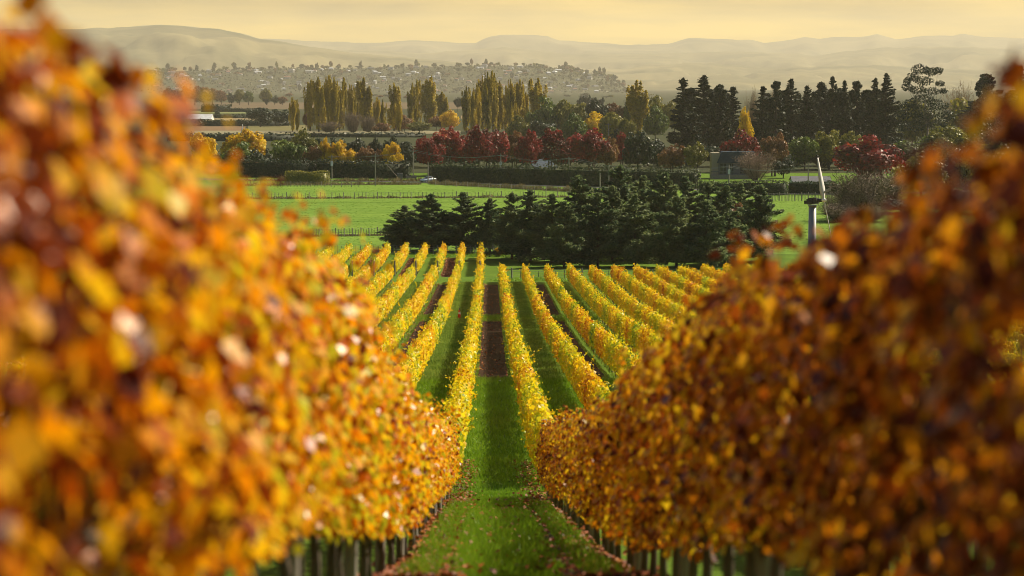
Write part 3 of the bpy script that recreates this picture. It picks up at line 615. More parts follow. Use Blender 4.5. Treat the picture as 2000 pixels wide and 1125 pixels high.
hedge(hl, 3.0, 3.6, 'olive', 'short rounded hedge block standing alone on the pasture', .34, 16, .15, seed=6)
hedge([(X(1366, 596), 596), (X(1452, 592), 592)], 2.5, 2.6, 'hedge', 'low clipped hedge in front of the house', .36, 14, .5, seed=7)
hedge([(X(1450, 588), 588), (X(1536, 584), 584)], 3.0, 3.2, 'hedge', 'thick clipped hedge with a bulging sunlit right end', .36, 14, .3, seed=8)
hedge([(X(1540, 590), 590), (X(1640, 585), 585)], 2.8, 2.4, 'hedge', 'flat-topped dark hedge behind the wind machine blade', .36, 14, .25, seed=9)
def farhedge(px0, px1, ybase, hpx, mat, label, seed):
    d = at_y(ybase); hedge([(X(px0, d), d), (X(px1, d), d)], hpx * d / F, 5, mat, label, 1.3, 1.2, .8, seed=seed)
farhedge(360, 566, 246, 11, 'darkgreen', 'long dark shelter hedge below the white shed roof', 11)
farhedge(405, 486, 231, 7, 'darkgreen', 'thin dark hedge line right of the white shed', 12)
farhedge(395, 452, 219, 14, 'darkgreen', 'square bluish hedge block in the distant fields', 13)
farhedge(452, 500, 219, 7, 'darkgreen', 'low distant hedge right of the bluish block', 14)
farhedge(330, 600, 275, 13, 'darkgreen', 'dark shelter hedge passing behind the yellow crowned tree', 15)
farhedge(600, 830, 268, 7, 'darkgreen', 'straight dark hedge under the poplars', 16)

# ---------------------------------------------------------------- trees across the middle distance
T = tree
T('autumn_tree', 'round', 478, 242, 98, 745, 'yellow', 'broad tree with a golden crown and green skirts, left of the tall dark hedge')
T('green_tree', 'bush', 470, 276, 80, 735, 'green', 'low green tree in front of the golden crowned tree')
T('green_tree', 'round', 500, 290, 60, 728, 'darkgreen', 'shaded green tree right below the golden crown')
T('yellow_tree', 'bush', 395, 254, 60, 780, 'yellow', 'pale yellow tree half hidden by the blurred left vines')
T('green_tree', 'round', 590, 248, 70, 750, 'olive', 'olive green tree with a tufted top left of the dark round trees')
T('green_tree', 'bush', 560, 262, 80, 742, 'green', 'spreading green tree just left of the olive tufted one')
T('shrub', 'open', 485, 310, 50, 705, 'rust', 'reddish creeper covered shrub at the left end of the tall hedge', cat='shrub')
for i, (px, yt, w) in enumerate(((622, 266, 40), (657, 264, 44), (702, 261, 46), (732, 267, 34), (765, 263, 44), (792, 272, 40))):
    T('evergreen_tree', 'round', px, yt, w, 772, 'darkgreen', '%s from the left of the dark round evergreens behind the yellow trees' % ordn(i), 'dark round evergreens')
for i, (px, yt, w, m) in enumerate(((615, 282, 38, 'rust'), (635, 266, 24, 'yellow'), (660, 274, 42, 'yellow'), (690, 288, 34, 'yellow'), (714, 284, 40, 'rust'), (735, 290, 30, 'rust'), (764, 278, 44, 'yellow'))):
    T('yellow_tree', 'open', px, yt - 3, w * 1.25, 712, m, ['stout orange tree at the left end of the small autumn row', 'thin tall yellow sapling with sparse leaves', 'bright yellow tree with a pointed top in the autumn row', 'low yellow tree right of the pointed one', 'orange-brown tree in the middle of the small autumn row', 'low reddish orange tree in a dip of the autumn row', 'yellow and green tree at the right end of the small autumn row'][i], 'small autumn trees above the tall hedge')
RL = ['leftmost dark red tree of the roadside row', 'bright red topped tree, second of the roadside row', 'dull brownish red tree in a dip of the row', 'large deep red tree left of the middle of the row', 'red tree with the sun on its right side', 'brown-green tree in the middle of the red row', 'dark red tree right of the brown-green one', 'brightest crimson tree of the row, above the white gable', 'dusky red tree right of the crimson one', 'tall brown and red tree near the right end of the row', 'orange tinged tree at the right end of the red row']
for i, (px, yt, w, m) in enumerate(((838, 258, 50, 'red'), (870, 240, 60, 'red'), (904, 250, 44, 'red'), (936, 241, 58, 'red'), (970, 244, 54, 'red'), (1004, 250, 46, 'rust'), (1032, 247, 50, 'red'), (1076, 247, 64, 'red'), (1112, 256, 44, 'red'), (1150, 244, 66, 'red'), (1186, 262, 48, 'rust'))):
    T('red_tree', 'open', px, yt, w * 1.32, 705 + (i % 3) * 9, m, RL[i], 'red trees along the road')
T('red_tree', 'open', 1212, 255, 40, 745, 'red', 'small pinkish red tree behind the right end of the row')
T('dark_tree', 'round', 1246, 250, 74, 726, 'darkgreen', 'large dark green tree right of the red row')
T('dark_tree', 'round', 1286, 262, 50, 735, 'darkgreen', 'grey-green tree between the dark tree and the pines')
T('autumn_tree', 'open', 1312, 274, 66, 692, 'rust', 'brown leaved tree left of the house')
T('autumn_tree', 'open', 1358, 272, 56, 690, 'olive', 'green leaved round tree beside the house wall')
T('red_tree', 'round', 1452, 252, 90, 735, 'red', 'dark crimson tree rising behind the house roof')
T('autumn_tree', 'open', 1514, 252, 70, 705, 'rust', 'tall rusty tree with orange lower leaves right of the house')
T('bare_shrub', 'bare', 1478, 292, 80, 672, 'pinktwig', 'leafless pinkish shrub in front of the house', cat='shrub')
T('green_tree', 'round', 1530, 305, 50, 690, 'darkgreen', 'dark shrubby tree below the rusty tree')
for i, (px, yt, w, m) in enumerate(((1572, 262, 66, 'green'), (1620, 248, 70, 'olive'), (1662, 246, 66, 'olive'), (1600, 290, 80, 'darkgreen'), (1800, 262, 110, 'green'), (1850, 240, 120, 'olive'), (1760, 270, 70, 'darkgreen'), (1920, 230, 140, 'darkgreen'))):
    T('green_tree', 'round', px, yt, w, 748 + i * 4, m, ['green tree with yellow sprigs right of the rusty tree', 'olive tree left of the big red tree', 'olive tree above the big red tree', 'deep green tree below the olive ones', 'shaded green tree at the foot of the gum tree', 'broad olive tree right of the gum tree trunk', 'dark tree between the big red tree and the gum', 'dark spreading tree near the right edge'][i])
T('red_tree', 'round', 1698, 262, 150, 630, 'red', 'big round crimson tree right of the wind machine', v=1)
T('bare_shrub', 'bare', 1678, 322, 160, 480, 'twig', 'large leafless brown shrub below the big crimson tree', cat='shrub')
for px, yt, w, d, m, k, lab in ((1735, 335, 130, 540, 'twig', 'bare', 'second leafless brown shrub, right of the large bare one'), (1800, 300, 130, 560, 'olive', 'bush', 'olive bush right of the big crimson tree'), (1870, 290, 150, 570, 'darkgreen', 'bush', 'dark bush near the right edge beyond the blurred vines'), (1950, 270, 170, 560, 'olive', 'bush', 'olive bush at the right edge beyond the blurred vines'), (1760, 385, 130, 500, 'darkgreen', 'bush', 'low dark bush behind the blurred right vines'), (1860, 370, 160, 500, 'rust', 'bush', 'rusty low bush behind the blurred right vines'), (1690, 400, 110, 470, 'twig', 'bare', 'low leafless shrub under the large bare one'), (1632, 372, 60, 500, 'twig', 'bare', 'small bare shrub touching the wind machine fin')):
    T('shrub', k, px, yt, w, d, m, lab, cat='shrub')
T('bare_shrub', 'bare', 1640, 395, 110, 470, 'twig', 'dark twiggy shrub behind the wind machine tower', cat='shrub')
PIN = [(1334, 154, 62), (1376, 148, 70), (1406, 166, 52), (1432, 170, 56), (1490, 170, 58), (1516, 160, 44), (1546, 155, 52), (1576, 168, 46), (1605, 161, 46), (1626, 150, 40), (1650, 159, 44), (1674, 160, 46), (1710, 154, 46), (1731, 144, 54), (1928, 145, 76), (1992, 130, 74)]
PL = ['leftmost dark pine, pointed and conical', 'tallest bulky pine of the left pair', 'pine just right of the bulky one', 'rounded pine beside the yellow gap', 'bushy pine right of the yellow gap', 'slim pine behind the bushy one', 'ragged pine above the dark red tree', 'low topped pine in the long dark belt', 'broad pine left of the spiky one', 'spiky topped pine in the middle of the belt', 'small topped pine right of the spiky one', 'round topped pine in the belt', 'paired pine left of the tall spire', 'tall spire-shaped pine at the right end of the belt', 'dark rounded pine standing apart near the right edge', 'dark pine at the extreme right edge']
for i, ((px, yt, w), lab) in enumerate(zip(PIN, PL)): T('pine_tree', 'pine', px, yt, w * 1.22, 850 + (i * 37) % 60, 'pine', lab, 'dark pines on the right')
for px, yt, w in ((1352, 178, 60), (1392, 176, 60), (1420, 190, 50), (1500, 184, 60), (1530, 178, 56), (1560, 182, 56), (1590, 180, 56), (1616, 176, 56), (1640, 174, 56), (1662, 178, 56), (1692, 176, 60), (1722, 178, 60), (1900, 200, 70), (1955, 190, 80)): T('pine_tree', 'pine', px, yt, w * 1.2, 925, 'pine', 'shorter dark pine filling the second rank of the pine belt', 'pines of the second rank')
T('yellow_tree', 'open', 1456, 205, 36, 830, 'yellow', 'yellow tree glowing in the gap of the pines')
for px, yt, w, m, lab in ((1470, 168, 26, 'paletwig', 'thin bare tree rising behind the gap of the pines'), (1868, 155, 62, 'paletwig', 'pale bare fan-shaped tree right of the gum tree'), (1510, 162, 22, 'paletwig', 'narrow bare tree top between two pines')):
    T('bare_tree', 'bare', px, yt, w, 960, m, lab)
T('olive_tree', 'bush', 1880, 192, 120, 940, 'olive', 'olive rounded tree below the pale bare one')
T('olive_tree', 'bush', 1790, 188, 90, 960, 'olive', 'olive rounded tree behind the gum tree')

UG = [(450, 292, 60), (500, 284, 60), (550, 282, 60), (600, 280, 60), (645, 280, 56), (690, 278, 56), (735, 280, 56), (780, 280, 56), (805, 290, 50), (850, 292, 60), (900, 285, 60), (950, 288, 64), (1000, 284, 60), (1055, 290, 64), (1105, 286, 60), (1160, 288, 64), (1215, 284, 60), (1265, 300, 70), (1330, 290, 70), (1395, 282, 70), (1450, 285, 66), (1500, 280, 66), (1550, 285, 66), (1605, 282, 70), (1660, 280, 70), (1720, 285, 80), (1790, 280, 80), (1860, 280, 80), (1930, 270, 90)]
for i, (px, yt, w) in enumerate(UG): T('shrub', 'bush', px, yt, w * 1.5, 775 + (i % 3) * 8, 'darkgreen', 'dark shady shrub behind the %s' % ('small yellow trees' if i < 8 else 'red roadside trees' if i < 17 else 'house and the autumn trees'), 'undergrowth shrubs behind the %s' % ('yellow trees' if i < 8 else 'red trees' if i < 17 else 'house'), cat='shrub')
def gum_tree():
    d = 810; z0 = g(d); H = Z(1800, 122, d) - z0; u = F / d; rng = np.random.default_rng(5)
    o = empty('gum_tree', (X(1812, d), d, z0)); tag(o, 'tall gum tree with separate dark leaf clumps and pale forking trunk', 'tree')
    L = lambda px, py: Vector(((px - 1812) / u, rng.uniform(-3, 3), Z(1812, py, d) - z0))
    b = MB(); fork = Vector((0, 0, Z(1812, 240, d) - z0)); b.tube([(0, 0, -.3), (-.2, 0, 8), fork], [.45, .36, .3], 8)
    clumps = [(1797, 135, 17, 11), (1783, 150, 13, 9), (1815, 140, 15, 9), (1830, 138, 10, 7), (1768, 158, 8, 8), (1803, 158, 20, 9), (1772, 170, 12, 8), (1832, 163, 9, 6), (1790, 175, 18, 8), (1822, 178, 17, 8), (1838, 178, 8, 6), (1800, 192, 22, 9), (1775, 205, 20, 12), (1830, 205, 22, 12), (1762, 222, 18, 12), (1800, 222, 26, 14), (1845, 225, 18, 12), (1785, 245, 24, 12), (1830, 245, 22, 12), (1765, 248, 14, 10)]
    P = []; N = []
    for px, py, rx, rz in clumps:
        c = L(px, py); m1 = fork.lerp(c, .5) + Vector((0, 0, -1.0)); b.tube([fork, m1, c], [.17, .1, .03], 5)
        n = int(rx * rz * 1.6) + 60; v = unit(rng.normal(size=(n, 3))); r = (.45 + .55 * rng.random((n, 1)) ** .5)
        P.append(np.array(c) + v * r * np.array([rx / u * 1.05, rx / u, rz / u])); N.append(v + rng.normal(size=(n, 3)) * .6 + np.array([0, 0, .3]))
    b.tube([(2.2, 0, -.3), (2.6, .5, 9), (3.8, 0, 14)], [.2, .15, .06], 6)
    P = np.concatenate(P); s = .62 * rng.uniform(.6, 1.3, len(P))
    link('crown', qmesh('crown', *cards(P, np.concatenate(N), s, s * .6, rng), M['darkgreen']), o); b.build('trunk', M['paletrunk'], o, True)
gum_tree()

# poplars
POP1 = [(571, 188, 11, 258), (580, 193, 8, 258), (605, 152, 17, 258), (622, 147, 18, 258), (633, 160, 14, 257), (643, 144, 15, 258), (652, 148, 17, 258), (663, 166, 14, 257), (670, 149, 15, 254), (684, 163, 13, 255), (692, 170, 15, 254), (711, 148, 24, 258), (736, 188, 11, 254), (747, 193, 12, 254), (770, 160, 22, 258), (779, 196, 13, 258), (804, 160, 16, 250), (814, 154, 15, 250), (838, 146, 27, 250), (864, 177, 19, 248)]
for i, (px, yt, w, yb) in enumerate(POP1): T('poplar_tree', 'poplar', px, yt, w * 1.3, at_y(yb) + (i % 3) * 12, 'poplar', 'yellow-green poplar, %s from the left in the left-hand line of poplars' % ordn(i), 'poplars of the left-hand line')
POP2 = [(911, 167, 16), (924, 170, 13), (933, 161, 14), (943, 144, 15), (952, 138, 16), (963, 136, 17), (974, 155, 16), (988, 165, 16), (997, 152, 13), (1007, 200, 13), (1014, 152, 18), (1023, 162, 14), (1030, 208, 12), (1050, 150, 26), (1102, 198, 14), (1126, 217, 12), (1246, 154, 32)]
PO2 = ['leftmost poplar of the tall central clump', 'second poplar of the central clump, lower than the next', 'third poplar of the central clump', 'poplar on the left shoulder of the central clump', 'poplar left of the tallest in the central clump', 'tallest poplar of the central clump', 'poplar right of the tallest in the central clump', 'lower poplar on the right shoulder of the central clump', 'thin poplar spire right of the central clump', 'short bright yellow poplar below the thin spire', 'twin-topped poplar right of the thin spire', 'open-branched poplar right of the twin-topped one', 'short golden poplar below the open-branched one', 'brownish poplar group top standing before the hazy hill', 'short brown poplar in the willow thicket', 'shortest yellow poplar in the willow thicket', 'lone bright poplar left of the dark pines']
for i, ((px, yt, w), lab) in enumerate(zip(POP2, PO2)): T('poplar_tree', 'poplar', px, yt, w * 1.3, 1320 + (i % 4) * 14 if i < 16 else 1180, 'poplar', lab, 'poplars of the centre')
# bushes under the poplars, willow thicket
for px, yt, w, d, m, k, lab in ((690, 216, 52, 1340, 'twig', 'bare', 'grey leafless bush among the left poplars'), (718, 222, 40, 1350, 'twig', 'bare', 'second leafless bush among the left poplars, beside the tallest single poplar'), (745, 240, 46, 1330, 'rust', 'bush', 'low rust coloured bush at the foot of the poplars'), (790, 224, 44, 1360, 'rust', 'bush', 'brown bush between two poplars'), (820, 236, 56, 1340, 'olive', 'bush', 'olive bush right of the brown one'), (852, 222, 34, 1400, 'rust', 'bush', 'small brown bush behind the yellow bush'), (880, 216, 46, 1390, 'yellow', 'bush', 'round yellow bush left of the central poplars'), (640, 236, 60, 1345, 'twig', 'bare', 'bare undergrowth below the largest poplar clump'), (597, 215, 16, 1420, 'rust', 'round', 'small bright orange tree behind the left poplars')):
    T('bush', k, px, yt, w, d, m, lab, cat='bush')
WL = [(1065, 188, 62, 'green'), (1106, 190, 56, 'olive'), (1045, 205, 44, 'green'), (1090, 208, 50, 'darkgreen'), (1135, 200, 50, 'olive'), (1168, 190, 62, 'darkgreen'), (1204, 190, 48, 'rust'), (1232, 184, 52, 'green'), (1284, 186, 66, 'olive'), (1318, 192, 50, 'olive'), (1060, 228, 60, 'darkgreen'), (1120, 222, 60, 'green'), (1160, 218, 60, 'yellow'), (1196, 214, 56, 'olive'), (1225, 222, 40, 'olive'), (1280, 208, 60, 'green'), (1010, 225, 50, 'olive'), (1085, 245, 60, 'green'), (1150, 240, 70, 'olive'), (1205, 240, 60, 'darkgreen')]
WN = ['fresh green willow beside the brownish poplar', 'olive willow right of the fresh green one', 'green willow at the left of the thicket', 'dark willow in the left of the thicket', 'olive willow in the middle of the thicket', 'dark green willow with a flat top', 'brown willow right of the flat topped one', 'green willow left of the lone poplar', 'olive willow right of the lone poplar', 'olive willow against the leftmost pine', 'shadowy willow low on the left of the thicket', 'light green low willow in the thicket', 'yellow feathery willow low in the thicket', 'olive feathery willow low in the thicket', 'small olive willow at the foot of the lone poplar', 'green willow low beside the pines', 'olive willow behind the short poplars', 'green willow just above the red row', 'olive willow just above the red row', 'dark willow above the right end of the red row']
for i, ((px, yt, w, m), lab) in enumerate(zip(WL, WN)): T('willow_tree', 'bush', px, yt, w, 1290 if i < 10 else 1150 - (i % 3) * 40, m, lab, 'willows of the thicket')

# farther plain
T('dark_tree', 'round', 508, 207, 58, 1520, 'darkgreen', 'broad dark domed tree left of the poplars'); T('dark_tree', 'round', 545, 211, 50, 1540, 'darkgreen', 'second dark domed tree left of the poplars, lower')
for i, (px, yt, w, m) in enumerate(((345, 170, 34, 'rust'), (362, 167, 34, 'rust'), (380, 166, 36, 'rust'), (398, 167, 36, 'rust'), (415, 170, 34, 'rust'), (432, 172, 30, 'rust'), (330, 168, 30, 'rust'))):
    T('rust_tree', 'round', px, yt, w, 3150 + i * 9, m, 'rust coloured tree in the far wood beside the blurred left vines', 'rust trees of the far wood')
for px, yt, w, m, lab in ((453, 180, 24, 'darkgreen', 'grey tree right of the rust wood'), (468, 172, 26, 'olive', 'pale green rounded tree on the far plain'), (485, 176, 26, 'green', 'bluish tree right of the pale green rounded one'), (521, 168, 30, 'olive', 'tall pale tree on the far plain'), (520, 186, 16, 'darkgreen', 'small dark tree below the tall pale one'), (536, 185, 18, 'darkgreen', 'dark round tree right of the small dark one'), (552, 187, 22, 'rust', 'small orange tree on the far plain'), (424, 215, 12, 'darkgreen', 'tiny dark tree beside the white shed')):
    T('far_tree', 'round', px, yt, w, 2050 if px == 424 else 3150, m, lab)
far = []
for i in range(46):
    px = random.uniform(330, 1330); yb = random.uniform(189, 197); d = at_y(yb)
    T('far_tree', 'farround', px, yb - random.uniform(4, 11), random.uniform(10, 26), d, random.choice(['farwood', 'farwood', 'rust', 'olive', 'darkgreen']), 'hazy tree standing on the far plain below the hill town', 'hazy trees of the far plain')
for i, (px, yt) in enumerate(((1140, 184), (1150, 183), (1162, 186), (1133, 187), (1175, 187), (905, 187), (893, 186), (915, 188))): T('far_tree', 'farround', px, yt, 16, 2400, 'darkgreen', ['bluish pointed tree behind the willows', 'bluish round tree behind the willows', 'low bluish tree behind the willows', 'bluish tree at the left of the distant trio', 'bluish tree at the right of the distant group', 'dark distant tree right of the yellow bush', 'dark distant tree above the yellow bush', 'dark distant tree left of the central poplars'][i])

# ---------------------------------------------------------------- the town on the hill
M['housewall'] = surf('house wall', (.42, .40, .36), (.56, .54, .50), .4, .7)
def house_mesh(i):
    r = random.Random(i); w, dp, h = r.uniform(9, 17), r.uniform(7, 10), r.choice((3.2, 3.4, 5.8)); b = MB(); b.box(-w / 2, w / 2, -dp / 2, dp / 2, -2, h)
    e = .5; rh = h + r.uniform(1.6, 2.8)
    b.add([(-w / 2 - e, -dp / 2 - e, h + .02), (w / 2 + e, -dp / 2 - e, h + .02), (w / 2 + e, dp / 2 + e, h + .02), (-w / 2 - e, dp / 2 + e, h + .02), (-w / 2 + (2 if i % 2 else -e), 0, rh), (w / 2 - (2 if i % 2 else -e), 0, rh)], [(0, 1, 5, 4), (2, 3, 4, 5), (1, 2, 5), (3, 0, 4), (3, 2, 1, 0)], 1)
    for k in range(int(w // 3)): x = -w / 2 + 1.6 + k * 3; b.box(x, x + 1.3, -dp / 2 - .04, -dp / 2, 1.0, 2.3, 2)
    return b.mesh('house', [M['housewall'], M[('roofgrey', 'roofred', 'roofpale', 'roofpale', 'roofgrey')[i % 5]], M['dark']])
HOUSES = [house_mesh(i) for i in range(8)]
for i in range(160):
    px = random.uniform(300, 1165); t = random.random() ** .75 * .95; d = TD0 + (TD1 - TD0) * t
    o = link('house', HOUSES[random.randrange(8)]); o.location = (X(px, d, 150), d, PLAIN + town_h(px, t)); o.rotation_euler = (0, 0, random.gauss(0, .6)); s = random.uniform(.8, 1.3); o.scale = (s, s, s)
    tag(o, 'pale hazy house among trees on the distant hill town slope', 'house', 'houses of the hill town')
for i in range(290):
    px = random.uniform(290, 1218) if i % 5 else random.uniform(1100, 1215); t = random.random() ** .6 * .99 if i % 3 else random.uniform(.92, 1); d = TD0 + (TD1 - TD0) * t; z = PLAIN + town_h(px, t) - .5
    hh = random.uniform(8, 19) if i % 11 else 30; w = random.uniform(10, 24) if i % 11 else 13; v = random.randrange(3); H0, W0, cm, tm = PROTO['farround'][v]
    o = empty('hillside_tree', (X(px, TD1 if px > 1150 else d, 150), d, z), random.uniform(0, 6), (w / 10, w / 10, hh / 10)); tag(o, 'hazy tree between the houses of the distant hill town', 'tree', 'trees of the hill town')
    c = link('crown', cm, o); c.material_slots[0].link = 'OBJECT'; c.material_slots[0].material = M[random.choice(['farwood', 'farwood', 'darkgreen', 'olive', 'rust'])]; link('trunk', tm, o)

rg = np.random.default_rng(12); hp = []
for i in range(5200):
    px = rg.uniform(-200, 1222); t = rg.random() ** .8; d = TD0 + (TD1 - TD0) * t; hp.append((X(px, TD1 if px > 1150 else d, 150), d, PLAIN + town_h(px, t) + 1.5))
hp = np.array(hp); hs = rg.uniform(4, 10, len(hp))
tag(link('hillside_bushes', qmesh('hillside_bushes', *cards(hp, rg.normal(size=hp.shape) * .6 + np.array([.3, -.6, .5]), hs, hs * .8, rg), M['farwood'])), kind='stuff')

# ---------------------------------------------------------------- buildings
M['cream'] = surf('cream weatherboard', (.30, .25, .17), (.36, .30, .21), 2, .7, stretch=(1, 1, 8)); M['bluegrey'] = surf('blue-grey wall', (.08, .09, .11), (.12, .13, .15), 3, .7)
M['glass'] = surf('window glass', (.03, .035, .04), (.05, .05, .05), 1, .08, 0, .6); M['roofblue'] = surf('dark blue roofing', (.035, .05, .075), (.05, .07, .10), 2, .85, 0, .1)
def farmhouse():
    d = 686; u = F / d; x0 = X(1432, d); o = empty('farmhouse', (x0, d, PLAIN)); tag(o, 'house with a dark blue sloping roof and a cream gable end between the autumn trees', 'house')
    L = lambda px: (px - 1432) / u; Zr = lambda py: Z(1432, py, d) - PLAIN
    b = MB(); b.box(L(1404), L(1478), 0, 8, 0, Zr(317)); b.build('wall', M['bluegrey'], o)
    b = MB(); b.box(L(1391), L(1408), 1.0, 7.4, 0, Zr(299)); b.build('gable_block', M['cream'], o)
    b = MB(); b.prism([(L(1401), Zr(318)), (L(1480), Zr(318)), (L(1474), Zr(296)), (L(1410), Zr(296))], -.6, 5.0); rf = b.build('roof', M['roofblue'], o)
    b = MB(); b.box(L(1440), L(1443), 1, 1.5, Zr(296), Zr(291)); b.build('chimney', M['dark'], rf)
    for a, c in ((1406, 1419), (1425, 1433), (1445, 1458)):
        b = MB(); b.box(L(a), L(c), -.08, -.002, Zr(339), Zr(320)); w = b.build('window', M['glass'], o)
        b = MB()
        for q in (L(a), (L(a) + L(c)) / 2, L(c)): b.box(q - .09, q + .09, -.16, -.083, Zr(339.5), Zr(319.5))
        b.build('frame', M['bluegrey'], w)
    b = MB(); b.box(L(1386), L(1470), -4, -.01, Zr(341) - .25, Zr(341)); b.box(L(1386), L(1470), -4, -3.9, 0, Zr(341) - .252); b.build('deck', M['postwood'], o)
    b = MB()
    for q in np.linspace(L(1388), L(1468), 9): b.box(q - .06, q + .06, -3.95, -3.83, Zr(341) + .002, Zr(334))
    b.box(L(1386), L(1470), -3.97, -3.81, Zr(334) + .002, Zr(333)); b.build('railing', M['bluegrey'], o)
farmhouse()
def gable_cottage():
    d = 735; u = F / d; o = empty('cottage', (X(1050, d), d, PLAIN), R(-38)); tag(o, 'cottage with a white gable end half hidden below the red trees', 'house')
    e = Z(1050, 327, d) - PLAIN; r = Z(1050, 312, d) - PLAIN
    b = MB(); b.prism([(-3, 0), (3, 0), (3, e), (0, r - .3), (-3, e)], -5, 5); b.build('wall', M['white'], o)
    b = MB(); b.prism([(-3.5, e - .3), (0, r - .1), (0, r + .15), (-3.5, e - .05)], -5.3, 5.3); b.prism([(0, r - .1), (3.5, e - .3), (3.5, e - .05), (0, r + .15)], -5.3, 5.3); b.build('roof', M['roofblue'], o)
    b = MB(); b.box(-.7, .7, -5.06, -5.002, 1.2, 2.6); b.build('window', M['glass'], o)
gable_cottage()
def long_shed(name, px0, px1, ye, yr, d, dp, roof, wall, lab):
    u = F / d; x = X((px0 + px1) / 2, d); w = (px1 - px0) / u / 2; o = empty(name, (x, d, PLAIN)); tag(o, lab, 'shed'); e = Z(px0, ye, d) - PLAIN; r = Z(px0, yr, d) - PLAIN
    b = MB(); b.add([(-w, 0, 0), (w, 0, 0), (w, dp, 0), (-w, dp, 0), (-w, 0, e), (w, 0, e), (w, dp, e), (-w, dp, e), (-w, dp / 2, r - .15), (w, dp / 2, r - .15)], [(0, 1, 5, 4), (2, 3, 7, 6), (1, 2, 6, 9, 5), (3, 0, 4, 8, 7)]); b.build('wall', M[wall], o)
    b = MB(); k = w + .4
    b.add([(-k, -.5, e - .1), (k, -.5, e - .1), (k, dp / 2, r), (-k, dp / 2, r), (-k, dp + .5, e - .1), (k, dp + .5, e - .1)], [(0, 1, 2, 3), (3, 2, 5, 4)]); b.build('roof', M[roof], o)
    b = MB(); b.box(w * .1, w * .5, -.06, -.002, .1, e * .8); b.build('door', M['dark'], o)
long_shed('shed', 1551, 1622, 354, 345, 640, 8, 'roofgrey', 'white', 'long low shed with a grey roof and white end behind the flat-topped hedge')
long_shed('shed', 366, 412, 232, 223, 1800, 22, 'roofpale', 'white', 'wide shed with a pale roof on the plain beside the blurred left vines')

# ---------------------------------------------------------------- wind machine
def wind_machine(px, yhub, d, z0, lab, tip=None, turn=R(-62), spin=R(97)):
    H = Z(px, yhub, d) - z0; o = empty('wind_machine', (X(px, d, yhub), d, z0), 0); tag(o, lab, 'wind machine', 'frost wind machines')
    b = MB(); b.tube([(0, 0, 0), (0, 0, H * .5), (0, 0, H - .3)], [.33, .30, .26], 20); b.tube([(0, 0, H - .32), (0, 0, H - .2)], [.31, .31], 20); b.build('tower', M['metal'], o, True)
    b = MB(); b.box(-.7, .7, -.7, .7, -.1, .25); b.build('base_plate', M['metal'], o)
    hd = Matrix.Rotation(turn, 3, 'Z'); tilt = Matrix.Rotation(R(-6), 3, 'Y'); A = hd @ tilt
    hub = Vector((0, 0, H + .02))
    n = MB()
    def put(mb, pts): return [tuple(hub + A @ Vector(p)) for p in pts]
    q = MB(); q.box(-.36, .42, -.2, .2, -.18, .2); q.box(-.6, -.36, -.13, .13, -.12, .1); q.tube([(.42, 0, .02), (.8, 0, .02)], [.13, .1], 12); q.tube([(-.02, -.202, .02), (-.02, -.26, .02)], [.14, .14], 16); q.box(-.24, .26, -.14, .14, .202, .26)
    n.v = put(n, q.v); n.f = q.f; n.m = q.m; gb = n.build('gearbox', M['dark'], o)
    h = MB(); h.tube([(.8, 0, .02), (.98, 0, .02), (1.08, 0, .02)], [.13, .13, .05], 12); hv = MB(); hv.v = put(hv, h.v); hv.f = h.f; hv.m = h.m; hv.build('hub', M['white'], o)
    for ang in (spin, spin + math.pi + R(6)):
        V = []; ns = 14; Fs = []
        for i in range(ns):
            t = i / (ns - 1); r = .1 + 2.85 * t; c = (.16 + .34 * min(1, t * 5)) * (1 - .68 * t ** 1.1); tw = R(46 - 34 * t); th = .055 * (1 - .7 * t)
            for cx, tx in ((-.5, 0), (-.15, th), (.5, 0), (-.15, -th * .5)):
                xx = c * cx * math.cos(tw) - tx * math.sin(tw); yy = c * cx * math.sin(tw) + tx * math.cos(tw)
                p = Matrix.Rotation(ang, 3, 'X') @ Vector((yy, xx, 0)) + Matrix.Rotation(ang, 3, 'X') @ Vector((0, 0, r)); V.append(hub + A @ (p + Vector((.9, 0, .02))))
        for i in range(ns - 1):
            for k in range(4): Fs.append((4 * i + k, 4 * i + (k + 1) % 4, 4 * i + 4 + (k + 1) % 4, 4 * i + 4 + k))
        Fs.append((4 * ns - 4, 4 * ns - 3, 4 * ns - 2, 4 * ns - 1)); bm_ = MB(); bm_.add(V, Fs); bm_.build('blade', M['bladegrey'], o, True)
    # weather vane plate beside the hub
    v = MB(); pl = [(.95, 0, .14), (1.1, .02, .5), (1.55, .05, .62), (1.62, .05, .86), (1.2, .03, .72), (.92, 0, .45)]; n_ = len(pl)
    VV = [tuple(hub + A @ Vector((p[0] - .1, p[1] - .02, p[2]))) for p in pl] + [tuple(hub + A @ Vector((p[0] - .1, p[1] + .02, p[2]))) for p in pl]
    v.add(VV, [tuple(range(n_)), tuple(range(2 * n_ - 1, n_ - 1, -1))] + [(i, n_ + i, n_ + (i + 1) % n_, (i + 1) % n_) for i in range(n_)]); v.build('fin', M['metal'], o)
    return o
wind_machine(1587, 394, 176, g(176), 'tall grey wind machine with white blades rising over the right vines', turn=R(-38), spin=R(7))
wind_machine(470, 262, 770, PLAIN, 'distant wind machine showing one white blade tip above the golden tree', turn=R(-60), spin=R(-8))

